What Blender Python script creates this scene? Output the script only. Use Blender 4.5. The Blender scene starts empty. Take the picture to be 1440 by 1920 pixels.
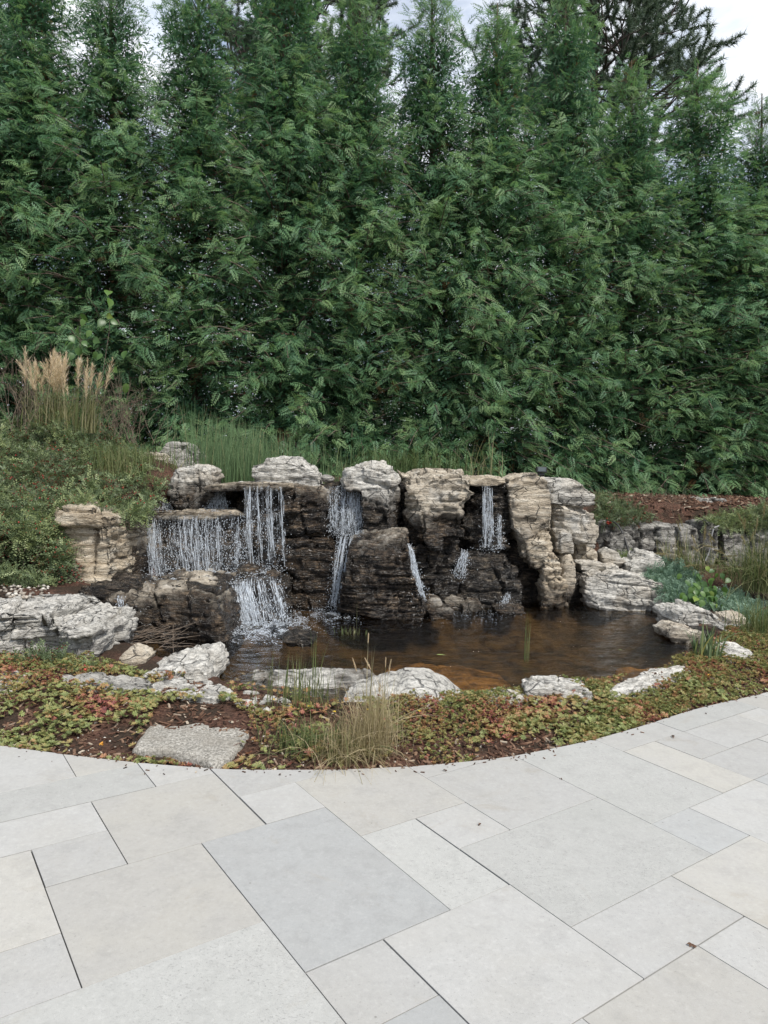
import bpy, math, random
import numpy as np
from mathutils import Vector, Matrix

sc = bpy.context.scene
C = sc.collection
RNG = np.random.default_rng(7)

# ------------------------------------------------------------------ camera
H = 1.65; FPX = 1350.0
ROLL = math.atan(.0357); PITCH = math.atan(98.9/1350)
_f = np.array([0, math.cos(PITCH), -math.sin(PITCH)])
_r0 = np.array([1., 0, 0]); _u0 = np.cross(_r0, _f)
_c, _s = math.cos(ROLL), math.sin(ROLL)
CR = _c*_r0+_s*_u0; CU = -_s*_r0+_c*_u0
cam_d = bpy.data.cameras.new('camera'); cam = bpy.data.objects.new('camera', cam_d); C.objects.link(cam)
cam_d.sensor_fit = 'VERTICAL'; cam_d.sensor_height = 24; cam_d.lens = 24*FPX/1920
cam_d.clip_start = 0.05; cam_d.clip_end = 9000
cam.matrix_world = Matrix(((CR[0], CU[0], -_f[0], 0), (CR[1], CU[1], -_f[1], 0), (CR[2], CU[2], -_f[2], H), (0, 0, 0, 1)))
sc.camera = cam

# ------------------------------------------------------------------ light
SUN_EL, SUN_AZ = math.radians(56), math.radians(142)   # azimuth clockwise from +Y
SUN_DIR = Vector((math.cos(SUN_EL)*math.sin(SUN_AZ), math.cos(SUN_EL)*math.cos(SUN_AZ), math.sin(SUN_EL)))
sun_d = bpy.data.lights.new('sun', 'SUN'); sun = bpy.data.objects.new('sun', sun_d); C.objects.link(sun)
sun_d.energy = 2.8; sun_d.angle = math.radians(10); sun_d.color = (1, .96, .9)
sun.rotation_euler = SUN_DIR.to_track_quat('Z', 'Y').to_euler()
world = bpy.data.worlds.new('World'); sc.world = world; world.use_nodes = True
sc.view_settings.view_transform = 'Standard'; sc.view_settings.look = 'None'
sc.view_settings.exposure = 0.74; sc.view_settings.gamma = 1; sc.view_settings.use_curve_mapping = False
sc.cycles.use_denoising = True
sc.cycles.max_bounces = 8; sc.cycles.transparent_max_bounces = 12

# ------------------------------------------------------------------ node helpers
class NT:
    def __init__(s, tree): s.t = tree; s.n = tree.nodes; s.l = tree.links
    def node(s, typ, **kw):
        n = s.n.new(typ)
        for k, v in kw.items(): setattr(n, k, v)
        return n
    def put(s, sock, v):
        if v is None: return
        if isinstance(v, bpy.types.NodeSocket): s.l.new(v, sock)
        elif isinstance(v, (tuple, list)) and len(v) == 3 and sock.type == 'RGBA': sock.default_value = (*v, 1)
        else: sock.default_value = v
    def math(s, op, a, b=None, c=None, clamp=False):
        n = s.node('ShaderNodeMath', operation=op, use_clamp=clamp)
        s.put(n.inputs[0], a); s.put(n.inputs[1], b); s.put(n.inputs[2], c)
        return n.outputs[0]
    def noise(s, vec, scale, detail=4, rough=.55, dist=0, out='Fac'):
        n = s.node('ShaderNodeTexNoise'); s.put(n.inputs['Vector'], vec)
        n.inputs['Scale'].default_value = scale; n.inputs['Detail'].default_value = detail
        n.inputs['Roughness'].default_value = rough; n.inputs['Distortion'].default_value = dist
        return n.outputs[out]
    def voro(s, vec, scale, feature='F1', rand=1):
        n = s.node('ShaderNodeTexVoronoi', feature=feature); s.put(n.inputs['Vector'], vec)
        n.inputs['Scale'].default_value = scale; n.inputs['Randomness'].default_value = rand
        return n
    def ramp(s, fac, stops, interp='LINEAR'):
        n = s.node('ShaderNodeValToRGB'); s.put(n.inputs[0], fac); cr = n.color_ramp; cr.interpolation = interp
        while len(cr.elements) < len(stops): cr.elements.new(.5)
        for e, (p, c) in zip(cr.elements, stops):
            e.position = p; e.color = (*c, 1) if isinstance(c, (tuple, list)) else (c, c, c, 1)
        return n.outputs[0]
    def mix(s, fac, a, b, blend='MIX'):
        n = s.node('ShaderNodeMix', data_type='RGBA', blend_type=blend)
        s.put(n.inputs[0], fac); s.put(n.inputs[6], a); s.put(n.inputs[7], b)
        return n.outputs[2]
    def mapr(s, v, a, b, c=0., d=1., smooth=True):
        n = s.node('ShaderNodeMapRange', interpolation_type='SMOOTHSTEP' if smooth else 'LINEAR')
        s.put(n.inputs[0], v); n.inputs[1].default_value = a; n.inputs[2].default_value = b
        n.inputs[3].default_value = c; n.inputs[4].default_value = d
        return n.outputs[0]
    def vmath(s, op, a, b):
        n = s.node('ShaderNodeVectorMath', operation=op); s.put(n.inputs[0], a); s.put(n.inputs[1], b)
        return n.outputs[0]
    def bump(s, h, strength, dist, normal=None):
        n = s.node('ShaderNodeBump'); s.put(n.inputs['Height'], h)
        n.inputs['Strength'].default_value = strength; n.inputs['Distance'].default_value = dist
        s.put(n.inputs['Normal'], normal)
        return n.outputs[0]
    def attr(s, name, typ='GEOMETRY', out='Fac'):
        n = s.node('ShaderNodeAttribute', attribute_type=typ); n.attribute_name = name
        return n.outputs[out]
    def pos(s): return s.node('ShaderNodeNewGeometry').outputs['Position']
    def objpos(s):
        tc = s.node('ShaderNodeTexCoord').outputs['Object']; oi = s.node('ShaderNodeObjectInfo')
        r = s.math('MULTIPLY', oi.outputs['Random'], 57.3)
        return s.vmath('ADD', tc, r), oi.outputs['Random']

def new_mat(name):
    m = bpy.data.materials.new(name); m.use_nodes = True; m.node_tree.nodes.clear()
    g = NT(m.node_tree); out = g.node('ShaderNodeOutputMaterial')
    return m, g, out
def principled(g, out, col, rough=.7, normal=None, spec=.5, **kw):
    b = g.node('ShaderNodeBsdfPrincipled')
    g.put(b.inputs['Base Color'], col); g.put(b.inputs['Roughness'], rough); g.put(b.inputs['Normal'], normal)
    g.put(b.inputs['Specular IOR Level'], spec)
    for k, v in kw.items(): g.put(b.inputs[k.replace('_', ' ')], v)
    if out is not None: g.l.new(b.outputs[0], out.inputs[0])
    return b.outputs[0]

# world: hazy sky with broken bright cloud, the same all round
g = NT(world.node_tree); g.n.clear()
wo = g.node('ShaderNodeOutputWorld'); bg = g.node('ShaderNodeBackground')
sky = g.node('ShaderNodeTexSky', sky_type='NISHITA'); sky.sun_disc = False
sky.sun_elevation = SUN_EL; sky.sun_rotation = SUN_AZ; sky.air_density = 1.2; sky.dust_density = 2.0
tc = g.node('ShaderNodeTexCoord').outputs['Generated']
mp = g.node('ShaderNodeMapping'); g.put(mp.inputs[0], tc); mp.inputs['Scale'].default_value = (1, 1, 2.2)
cn = g.noise(mp.outputs[0], 2.6, 7, .55, .4)
cm = g.mapr(cn, .36, .56)
cs = g.noise(mp.outputs[0], 5.5, 6, .6, .3)
cloud = g.ramp(cs, [(.36, (3.6, 4.4, 5.6)), (.49, (5.8, 6.2, 6.9)), (.66, (7.6, 7.7, 7.9))])
g.put(bg.inputs[0], g.mix(cm, sky.outputs[0], cloud)); bg.inputs[1].default_value = 0.10
g.l.new(bg.outputs[0], wo.inputs[0])

# ------------------------------------------------------------------ geometry helpers
def ray(px, py): return _f+CR*(px-720)/FPX-CU*(py-960)/FPX
def atz(px, py, z=0.):
    d = ray(px, py); t = (z-H)/d[2]; return np.array([0, 0, H])+d*t
def at(px, py, Y):
    d = ray(px, py); return np.array([0, 0, H])+d*(Y/d[1])

_perm = np.random.default_rng(3).permutation(256); _perm = np.concatenate([_perm, _perm, _perm])
_grad = np.random.default_rng(4).normal(size=(256, 3)); _grad /= np.linalg.norm(_grad, axis=1)[:, None]
def perlin(p):
    p = np.asarray(p, float); i = np.floor(p).astype(int); f = p-i; i &= 255
    u = f*f*f*(f*(f*6-15)+10)
    r = 0
    for dx in (0, 1):
        wx = u[..., 0] if dx else 1-u[..., 0]; a = _perm[i[..., 0]+dx]
        for dy in (0, 1):
            wy = u[..., 1] if dy else 1-u[..., 1]; b = _perm[a+i[..., 1]+dy]
            for dz in (0, 1):
                wz = u[..., 2] if dz else 1-u[..., 2]
                gr = _grad[_perm[b+i[..., 2]+dz]]
                d = (gr*(f-np.array([dx, dy, dz]))).sum(-1)
                r = r+wx*wy*wz*d
    return r*1.4
def fbm(p, oct=4, gain=.5):
    a, s, r = 1., 1., 0
    for k in range(oct): r = r+a*perlin(p*s+k*19.1); a *= gain; s *= 2.03
    return r
def ss(a, b, x):
    t = np.clip((x-a)/(b-a), 0, 1); return t*t*(3-2*t)
def hash1(k): return np.modf(np.abs(np.sin(k*127.1+11.7)*43758.5453))[0]
def unit(v): return v/np.maximum(np.linalg.norm(v, axis=-1, keepdims=True), 1e-9)

def mesh_np(name, V, faces, attrs=None, smooth=False):
    """faces: (N,k) int array or list of such arrays"""
    if not isinstance(faces, list): faces = [faces]
    me = bpy.data.meshes.new(name)
    V = np.ascontiguousarray(V, np.float32)
    me.vertices.add(len(V)); me.vertices.foreach_set('co', V.ravel())
    loops = np.concatenate([f.ravel() for f in faces]).astype(np.int32)
    tot = np.concatenate([np.full(len(f), f.shape[1]) for f in faces])
    me.loops.add(len(loops)); me.loops.foreach_set('vertex_index', loops)
    me.polygons.add(len(tot)); me.polygons.foreach_set('loop_start', np.concatenate([[0], np.cumsum(tot)[:-1]]).astype(np.int32))
    me.polygons.foreach_set('use_smooth', np.full(len(tot), bool(smooth)))
    for k, a in (attrs or {}).items():
        at_ = me.attributes.new(k, 'FLOAT', 'POINT'); at_.data.foreach_set('value', np.ascontiguousarray(a, np.float32))
    me.update(calc_edges=True)
    return me
def obj(name, me, mat=None, parent=None, loc=None):
    o = bpy.data.objects.new(name, me); C.objects.link(o)
    if mat is not None and me is not None and not me.materials: me.materials.append(mat)
    if parent is not None: o.parent = parent
    if loc is not None: o.location = loc
    return o
def empty(name, loc=(0, 0, 0)):
    o = bpy.data.objects.new(name, None); C.objects.link(o); o.location = loc; o.empty_display_size = .1; return o
def tag(o, label=None, cat=None, group=None, kind=None):
    if label: o['label'] = label
    if cat: o['category'] = cat
    if group: o['group'] = group
    if kind: o['kind'] = kind
    return o

class MB:
    """collects verts and faces of tris and quads with a per-vertex tint"""
    def __init__(s): s.V = []; s.Q = []; s.T = []; s.A = []; s.n = 0
    def add(s, V, Q=None, T=None, tint=None):
        V = np.asarray(V, float).reshape(-1, 3)
        if Q is not None and len(Q): s.Q.append(np.asarray(Q).reshape(-1, 4)+s.n)
        if T is not None and len(T): s.T.append(np.asarray(T).reshape(-1, 3)+s.n)
        s.V.append(V); s.A.append(np.zeros(len(V)) if tint is None else np.broadcast_to(np.asarray(tint, float), (len(V),))); s.n += len(V)
    def mesh(s, name, smooth=False, origin=None):
        V = np.concatenate(s.V)
        if origin is not None: V = V-np.asarray(origin)
        F = ([np.concatenate(s.Q)] if s.Q else [])+([np.concatenate(s.T)] if s.T else [])
        return mesh_np(name, V, F, {'tint': np.concatenate(s.A)}, smooth)
def scatter(mb, TV, TQ, TT, ta, P, X, Y, Z, S, tint):
    """template verts TV (k,3) with faces; frames P,X,Y,Z (n,3), scale S (n,), tint (n,) + ta (k,)"""
    n, k = len(P), len(TV)
    W = P[:, None, :]+S[:, None, None]*(TV[None, :, 0:1]*X[:, None, :]+TV[None, :, 1:2]*Y[:, None, :]+TV[None, :, 2:3]*Z[:, None, :])
    off = (np.arange(n)*k)[:, None, None]
    mb.add(W.reshape(-1, 3), (TQ[None]+off).reshape(-1, 4) if TQ is not None and len(TQ) else None,
           (TT[None]+off).reshape(-1, 3) if TT is not None and len(TT) else None, (tint[:, None]+ta[None, :]).ravel())
def frames(D, Nn):
    X = unit(D); Y = unit(np.cross(Nn, X)); Z = np.cross(X, Y); return X, Y, Z
def strips(mb, P, Wd, side, tint):
    """P (n,k,3) centre lines, Wd (n,k) half widths, side (n,3), tint (n,) or (n,k)"""
    n, k = P.shape[:2]
    L = P-side[:, None, :]*Wd[..., None]; R = P+side[:, None, :]*Wd[..., None]
    V = np.stack([L, R], 2).reshape(-1, 3)
    b = (np.arange(n)*k*2)[:, None]+np.arange(k-1)[None]*2
    Q = np.stack([b, b+1, b+3, b+2], -1).reshape(-1, 4)
    t = np.broadcast_to(tint if np.ndim(tint) == 2 else np.asarray(tint)[:, None], (n, k))
    mb.add(V, Q, None, np.repeat(t.reshape(-1), 2))
def tubes(mb, P, R, sides=5, tint=0.):
    n, k = P.shape[:2]
    T = np.gradient(P, axis=1); T = unit(T)
    ref = np.where(np.abs(T[..., 2:3]) > .8, np.array([1., 0, 0]), np.array([0, 0, 1.]))
    A = unit(np.cross(T, ref)); B = np.cross(T, A)
    an = np.linspace(0, 2*np.pi, sides, endpoint=False)
    V = P[:, :, None, :]+R[:, :, None, None]*(np.cos(an)[None, None, :, None]*A[:, :, None, :]+np.sin(an)[None, None, :, None]*B[:, :, None, :])
    base = (np.arange(n)*k*sides)[:, None, None]+(np.arange(k-1)*sides)[None, :, None]
    j = np.arange(sides)[None, None]; j2 = (j+1) % sides
    Q = np.stack([base+j, base+j2, base+sides+j2, base+sides+j], -1).reshape(-1, 4)
    tt = np.broadcast_to(np.asarray(tint, float).reshape(-1, 1, 1), (n, k, sides)) if np.ndim(tint) else np.full((n, k, sides), float(tint))
    mb.add(V.reshape(-1, 3), Q, None, tt.reshape(-1))

# ------------------------------------------------------------------ layout curves
EDGE_PX = [(-330, 1345), (-60, 1385), (0, 1398), (130, 1415), (260, 1430), (430, 1443), (640, 1443), (800, 1435), (950, 1420), (1100, 1390), (1200, 1362), (1300, 1330), (1440, 1297), (1750, 1240)]
_e = np.array([atz(*p)[:2] for p in EDGE_PX])
def smooth_interp(x, xp, yp, w=.12):
    x = np.asarray(x, float); return sum(np.interp(x+d*w, xp, yp) for d in (-1, -.5, 0, .5, 1))/5
def edge_y(x): return smooth_interp(x, _e[:, 0], _e[:, 1])
POND = np.array([(-1.25, 5.3), (-1.95, 5.9), (-2.4, 6.5), (-1.5, 7.6), (-.6, 8.6), (.4, 8.6), (1.5, 9.0), (2.6, 9.3), (3.3, 8.6), (3.2, 7.5), (3.3, 6.9), (2.75, 6.2), (1.9, 5.4), (1.2, 5.15), (.7, 5.0), (-.1, 4.75), (-.75, 4.9)])
WATER_Z = -.08
def poly_sd(x, y, P):
    """signed distance, positive inside"""
    d = np.full(np.shape(x), 1e9); ins = np.zeros(np.shape(x), bool); n = len(P)
    for i in range(n):
        a, b = P[i], P[(i+1) % n]; e = b-a
        t = np.clip(((x-a[0])*e[0]+(y-a[1])*e[1])/(e@e), 0, 1)
        d = np.minimum(d, np.hypot(x-a[0]-t*e[0], y-a[1]-t*e[1]))
        cond = ((a[1] > y) != (b[1] > y)) & (x < (b[0]-a[0])*(y-a[1])/(b[1]-a[1]+1e-12)+a[0])
        ins ^= cond
    return np.where(ins, d, -d)
def ground_z(x, y):
    x = np.asarray(x, float); y = np.asarray(y, float)
    c = edge_y(x)
    q = np.stack([x, y, np.zeros_like(x)], -1)
    F = -.018+.07*ss(0.02, .8, y-c)
    F = F+.26*ss(5.7, 6.7, y)*ss(-2.5, -3.0, x)+.26*ss(8.0, 10., y)*ss(2.6, 3.6, x)
    left = np.clip(.80+(y-7.6)*.50, .75, 1.55)
    Bk = 1.25+(left-1.25)*ss(-2.2, -3.1, x)
    Bk = Bk+(1.08-1.25)*ss(2.2, 3.2, x)+.12*ss(9.8, 12, y)
    yw = np.interp(x, [-30, -3.6, -2.9, -2.4, -1.2, 2.4, 3.0, 3.5, 30], [7.1, 7.2, 8.0, 9.15, 9.3, 9.55, 10.3, 10.6, 10.9])
    z = F+(Bk-F)*ss(yw-.2, yw+.25, y)
    z = z+.025*fbm(q*1.7, 3)*ss(0, .5, y-c)
    sd = poly_sd(x, y, POND)
    zb = -.02-.10*ss(-.25, .02, sd)-.38*ss(.05, .8, sd)+.04*fbm(q*2.3, 3)
    z = np.where(sd > -.25, np.minimum(z, zb+2*ss(-.05, -.25, sd)), z)
    z = np.where(y < c+.0, -.07, z)
    far = np.hypot(x, y-8)
    tgt = np.where(y > 10, 1.25, -.3)
    return z+(tgt-z)*ss(18, 60, far)
# ------------------------------------------------------------------ materials: setting
def mat_ground():
    m, g, o = new_mat('bark_mulch_ground'); p = g.pos()
    n1 = g.noise(p, 55, 6, .65); n2 = g.noise(p, 3, 4); n3 = g.noise(p, 160, 3)
    mulch = g.ramp(n1, [(.3, (.018, .011, .008)), (.5, (.085, .043, .03)), (.64, (.16, .088, .06)), (.8, (.25, .19, .14))])
    soil = g.ramp(n1, [(.3, (.015, .01, .007)), (.6, (.05, .034, .023)), (.8, (.11, .085, .06))])
    col = g.mix(g.mapr(n2, .4, .6), mulch, soil)
    z = g.node('ShaderNodeSeparateXYZ'); g.put(z.inputs[0], p)
    bed = g.ramp(g.noise(p, 5, 6, .6), [(.3, (.045, .034, .02)), (.48, (.12, .085, .048)), (.60, (.20, .135, .068)), (.78, (.30, .23, .13))])
    sil = g.mapr(z.outputs[2], -.14, -.09, 1, 0)
    far = g.node('ShaderNodeVectorMath', operation='LENGTH'); g.put(far.inputs[0], p)
    grass = g.ramp(g.noise(p, .6, 6, .6), [(.3, (.04, .07, .02)), (.7, (.09, .13, .04))])
    col = g.mix(g.mapr(far.outputs['Value'], 17, 22), g.mix(sil, col, bed), grass)
    nb = g.bump(g.math('ADD', n1, g.math('MULTIPLY', n3, .4)), .8, .03)
    principled(g, o, col, .9, nb, .2); return m
def mat_paver(name, base, speck, warm):
    m, g, o = new_mat(name); p, r = g.objpos()
    n1 = g.noise(p, 2.6, 5, .6); n2 = g.noise(p, 9, 7, .7); n3 = g.noise(p, 240, 3, .6); n4 = g.noise(p, 45, 6, .75)
    c = g.mix(g.mapr(n1, .35, .68), base, tuple(b*w for b, w in zip(base, warm)))
    c = g.mix(g.math('MULTIPLY', g.mapr(n2, .45, .70), .42), c, tuple(b*.76 for b in base))
    c = g.mix(g.math('MULTIPLY', g.mapr(n4, .5, .7), .45), c, tuple(min(.75, b*1.22) for b in base))
    c = g.mix(g.math('MULTIPLY', g.mapr(n4, .46, .32), .35), c, tuple(b*.72 for b in base))
    c = g.mix(g.math('MULTIPLY', g.mapr(n3, .4, .75), .22), c, tuple(b*.7 for b in base))
    mp = g.node('ShaderNodeMapping'); g.put(mp.inputs[0], p); mp.inputs['Scale'].default_value = (1, 1.5, 1); mp.inputs['Rotation'].default_value = (0, 0, .6)
    pit = g.mapr(g.noise(mp.outputs[0], 85, 6, .8, .6), .635-.05*speck, .68-.045*speck)
    area = g.mapr(g.noise(p, 3.2, 5, .65), .40, .60)
    pit = g.math('MULTIPLY', pit, g.math('MULTIPLY_ADD', area, .75, .25))
    c = g.mix(g.math('MULTIPLY', pit, .42), c, (.18, .18, .17))
    stain = g.mapr(g.noise(p, 1.9, 6, .7, 1.2), .58, .74)
    c = g.mix(g.math('MULTIPLY', stain, .35), c, (.25, .215, .16))
    spot = g.mapr(g.voro(p, 7).outputs['Distance'], .035, .02)
    c = g.mix(g.math('MULTIPLY', spot, .55), c, (.12, .11, .10))
    tone = g.mapr(r, 0, 1, .95, 1.09, False); tv = g.node('ShaderNodeCombineColor')
    for q in range(3): g.put(tv.inputs[q], tone)
    c = g.mix(1., c, tv.outputs[0], 'MULTIPLY')
    h = g.math('SUBTRACT', g.math('ADD', g.math('MULTIPLY', n3, .3), g.math('MULTIPLY', n4, .4)), g.math('MULTIPLY', pit, .9))
    principled(g, o, c, .75, g.bump(h, .5, .003), .3); return m
def mat_rock():
    """limestone: wet_line (world height under which it is wet), tan (0..1), pale (0..1) come from each rock"""
    m, g, o = new_mat('limestone'); p, r = g.objpos(); wp = g.pos()
    mp = g.node('ShaderNodeMapping'); g.put(mp.inputs[0], p); mp.inputs['Scale'].default_value = (1, 1, 7.5); mp.inputs['Rotation'].default_value = (.05, .08, 0)
    s1 = g.noise(mp.outputs[0], 2.6, 8, .62, .3); s2 = g.noise(mp.outputs[0], 9, 7, .7, .2)
    b1 = g.noise(p, 2.4, 5, .6); b2 = g.noise(p, 7, 7, .68); gr = g.noise(p, 60, 5, .7); lich = g.noise(p, 21, 6, .72)
    pale = g.attr('pale', 'OBJECT'); tan = g.attr('tan', 'OBJECT'); wl = g.attr('wet_line', 'OBJECT'); dark = g.attr('dark', 'OBJECT')
    grey = g.ramp(g.math('ADD', g.math('MULTIPLY', s1, .6), g.math('MULTIPLY', s2, .4)), [(.3, (.11, .105, .095)), (.43, (.25, .24, .215)), (.54, (.42, .40, .36)), (.66, (.56, .545, .50))])
    white = g.ramp(g.math('ADD', g.math('MULTIPLY', s2, .85), g.math('MULTIPLY', b2, .15)), [(.36, (.12, .115, .105)), (.425, (.34, .33, .305)), (.49, (.60, .575, .52)), (.62, (.76, .735, .675))])
    tn = g.ramp(s1, [(.3, (.16, .115, .075)), (.42, (.38, .305, .21)), (.54, (.58, .49, .365)), (.68, (.70, .63, .51))])
    dry = g.mix(g.math('MULTIPLY', pale, g.mapr(b2, .25, .5)), grey, white)
    tf = g.math('MULTIPLY', tan, g.mapr(g.math('ADD', b1, g.math('MULTIPLY_ADD', tan, .35, -.12)), .4, .62))
    dry = g.mix(tf, dry, tn)
    sp = g.math('MULTIPLY', g.mapr(lich, .55, .66), g.math('MULTIPLY_ADD', pale, -.2, .75))
    dry = g.mix(sp, dry, (.075, .07, .062))
    dry = g.mix(g.math('MULTIPLY', g.mapr(gr, .5, .75), .28), dry, (.62, .6, .55))
    wet = g.ramp(g.math('ADD', g.math('MULTIPLY', s2, .5), g.math('MULTIPLY', b2, .5)), [(.37, (.006, .006, .0058)), (.485, (.021, .0185, .016)), (.56, (.066, .055, .043)), (.645, (.24, .20, .15))])
    wet = g.mix(g.math('MULTIPLY', tan, .8), wet, g.mix(.5, wet, (1.6, 1.15, .75), 'MULTIPLY'))
    z = g.node('ShaderNodeSeparateXYZ'); g.put(z.inputs[0], wp)
    lvl = g.math('DIVIDE', g.math('SUBTRACT', wl, z.outputs[2]), .16)
    lvl = g.math('ADD', lvl, g.math('MULTIPLY', g.math('SUBTRACT', b1, .5), 5.0))
    lvl = g.math('ADD', lvl, g.math('MULTIPLY', g.math('SUBTRACT', b2, .5), 4.0))
    wm = g.mapr(lvl, -1.1, 1.2)
    dry = g.mix(g.math('MULTIPLY', dark, g.mapr(b2, .62, .40)), dry, g.mix(.85, dry, (.18, .18, .18), 'MULTIPLY'))
    col = g.mix(wm, dry, wet)
    rough = g.mapr(wm, 0, 1, .88, .22, False)
    hh = g.math('ADD', g.math('MULTIPLY', s2, 1.1), g.math('ADD', g.math('MULTIPLY', gr, .25), g.math('MULTIPLY', b2, .3)))
    cv = g.node('ShaderNodeMapping'); g.put(cv.inputs[0], g.vmath('ADD', p, g.mix(.06, (0, 0, 0), g.noise(p, 6, 3, .5, 0, 'Color')))); cv.inputs['Scale'].default_value = (1, 1, 1.9)
    ck = g.math('MULTIPLY', g.mapr(g.voro(cv.outputs[0], 4.2, 'DISTANCE_TO_EDGE').outputs['Distance'], .035, .006), g.mapr(g.noise(p, 3.1, 3), .44, .58))
    col = g.mix(g.math('MULTIPLY', ck, .75), col, (.03, .027, .023))
    hh = g.math('SUBTRACT', hh, g.math('MULTIPLY', ck, .8))
    pits = g.mapr(g.noise(p, 26, 4, .6, .5), .56, .68)
    hh = g.math('SUBTRACT', hh, g.math('MULTIPLY', pits, .35))
    principled(g, o, col, rough, g.bump(hh, 1., .045), .5); return m
def mat_granite():
    m, g, o = new_mat('speckled_concrete_stone'); p, r = g.objpos()
    n = g.noise(p, 75, 5, .75); n2 = g.noise(p, 6, 5)
    c = g.ramp(n, [(.36, (.09, .085, .075)), (.47, (.25, .235, .205)), (.56, (.36, .34, .30)), (.68, (.55, .53, .48))])
    c = g.mix(g.math('MULTIPLY', g.mapr(n2, .45, .65), .4), c, (.22, .20, .165))
    principled(g, o, c, .9, g.bump(n, .8, .012), .3); return m
def mat_simple(name, col, rough=.6, spec=.4, var=.0, scale=20, bump=0., metallic=0.):
    m, g, o = new_mat(name); p, r = g.objpos(); n = g.noise(p, scale, 5, .6)
    c = g.mix(g.mapr(n, .3, .7), tuple(x*(1-var) for x in col), tuple(min(1, x*(1+var)) for x in col))
    nb = g.bump(n, bump, .01) if bump else None
    principled(g, o, c, rough, nb, spec, Metallic=metallic); return m
def mat_leaf(name, stops, trans=.35, rough=.55, spec=.35, noise_amt=.0, noise_scale=1.5):
    """leaf colour from the per-leaf tint attribute; some light passes through the blade"""
    m, g, o = new_mat(name); t = g.attr('tint')
    if noise_amt:
        n = g.noise(g.pos(), noise_scale, 3); t = g.math('ADD', t, g.math('MULTIPLY', g.math('SUBTRACT', n, .5), noise_amt))
    c = g.ramp(t, stops)
    b = principled(g, None, c, rough, None, spec)
    tr = g.node('ShaderNodeBsdfTranslucent'); g.put(tr.inputs[0], g.mix(.5, c, (1, 1, .55), 'MULTIPLY'))
    ms = g.node('ShaderNodeMixShader'); ms.inputs[0].default_value = trans
    g.l.new(b, ms.inputs[1]); g.l.new(tr.outputs[0], ms.inputs[2]); g.l.new(ms.outputs[0], o.inputs[0]); return m
def mat_water():
    m, g, o = new_mat('pond_water'); p = g.pos()
    mp = g.node('ShaderNodeMapping'); g.put(mp.inputs[0], p); mp.inputs['Scale'].default_value = (1, 1.9, 1); mp.inputs['Rotation'].default_value = (0, 0, .25)
    w1 = g.noise(mp.outputs[0], 7, 3, .5, .6); w2 = g.noise(mp.outputs[0], 22, 3, .55, .4)
    hh = g.math('ADD', w1, g.math('MULTIPLY', w2, .38))
    nb = g.bump(hh, .8, .06)
    tr = g.node('ShaderNodeBsdfTransparent'); tr.inputs[0].default_value = (.64, .57, .44, 1)
    gl = g.node('ShaderNodeBsdfGlossy'); gl.inputs['Roughness'].default_value = .05; g.put(gl.inputs['Normal'], nb); gl.inputs[0].default_value = (.95, .97, 1, 1)
    fr = g.node('ShaderNodeFresnel'); fr.inputs[0].default_value = 1.33; g.put(fr.inputs['Normal'], nb)
    ms = g.node('ShaderNodeMixShader'); g.put(ms.inputs[0], g.math('MULTIPLY_ADD', fr.outputs[0], 1.0, .01, clamp=True))
    g.l.new(tr.outputs[0], ms.inputs[1]); g.l.new(gl.outputs[0], ms.inputs[2]); g.l.new(ms.outputs[0], o.inputs[0]); return m
def mat_water_sheet():
    m, g, o = new_mat('water_film'); p = g.pos()
    mp = g.node('ShaderNodeMapping'); g.put(mp.inputs[0], p); mp.inputs['Scale'].default_value = (46, 20, 2.6)
    st = g.noise(mp.outputs[0], 1, 4, .6, .6); st2 = g.noise(p, 34, 4, .7)
    al = g.math('MULTIPLY', g.attr('tint'), g.mapr(g.math('ADD', st, g.math('MULTIPLY', st2, .35)), .58, .92))
    b = principled(g, None, (.80, .86, .92), .12, None, .6)
    tl = g.node('ShaderNodeBsdfTranslucent'); tl.inputs[0].default_value = (.85, .9, .95, 1); tr = g.node('ShaderNodeBsdfTransparent')
    m1 = g.node('ShaderNodeMixShader'); m1.inputs[0].default_value = .45; g.l.new(b, m1.inputs[1]); g.l.new(tl.outputs[0], m1.inputs[2])
    m2 = g.node('ShaderNodeMixShader'); g.put(m2.inputs[0], al); g.l.new(tr.outputs[0], m2.inputs[1]); g.l.new(m1.outputs[0], m2.inputs[2])
    g.l.new(m2.outputs[0], o.inputs[0]); return m
def mat_white_water():
    m, g, o = new_mat('falling_water')
    b = principled(g, None, (.82, .87, .92), .15, None, .6)
    tl = g.node('ShaderNodeBsdfTranslucent'); tl.inputs[0].default_value = (.85, .9, .95, 1)
    tr = g.node('ShaderNodeBsdfTransparent')
    m1 = g.node('ShaderNodeMixShader'); m1.inputs[0].default_value = .4; g.l.new(b, m1.inputs[1]); g.l.new(tl.outputs[0], m1.inputs[2])
    m2 = g.node('ShaderNodeMixShader'); g.put(m2.inputs[0], g.attr('tint')); g.l.new(tr.outputs[0], m2.inputs[1]); g.l.new(m1.outputs[0], m2.inputs[2])
    g.l.new(m2.outputs[0], o.inputs[0]); return m
M = {}
M['ground'] = mat_ground(); M['rock'] = mat_rock(); M['granite'] = mat_granite(); M['water'] = mat_water(); M['white_water'] = mat_white_water(); M['water_sheet'] = mat_water_sheet()
M['paver_pale'] = mat_paver('pale_limestone_paver', (.352, .348, .334), .6, (.96, .95, .93))
M['paver_warm'] = mat_paver('warm_limestone_paver', (.345, .336, .314), .45, (1.04, 1.03, 1.0))
M['paver_speckled'] = mat_paver('pitted_limestone_paver', (.350, .348, .331), 1.2, (.95, .955, .95))
M['paver_grey'] = mat_paver('blue_grey_limestone_paver', (.308, .309, .300), .2, (1.02, 1.03, 1.04))
M['joint'] = mat_simple('joint_sand', (.06, .055, .05), .95, .2, .3, 60)

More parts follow.
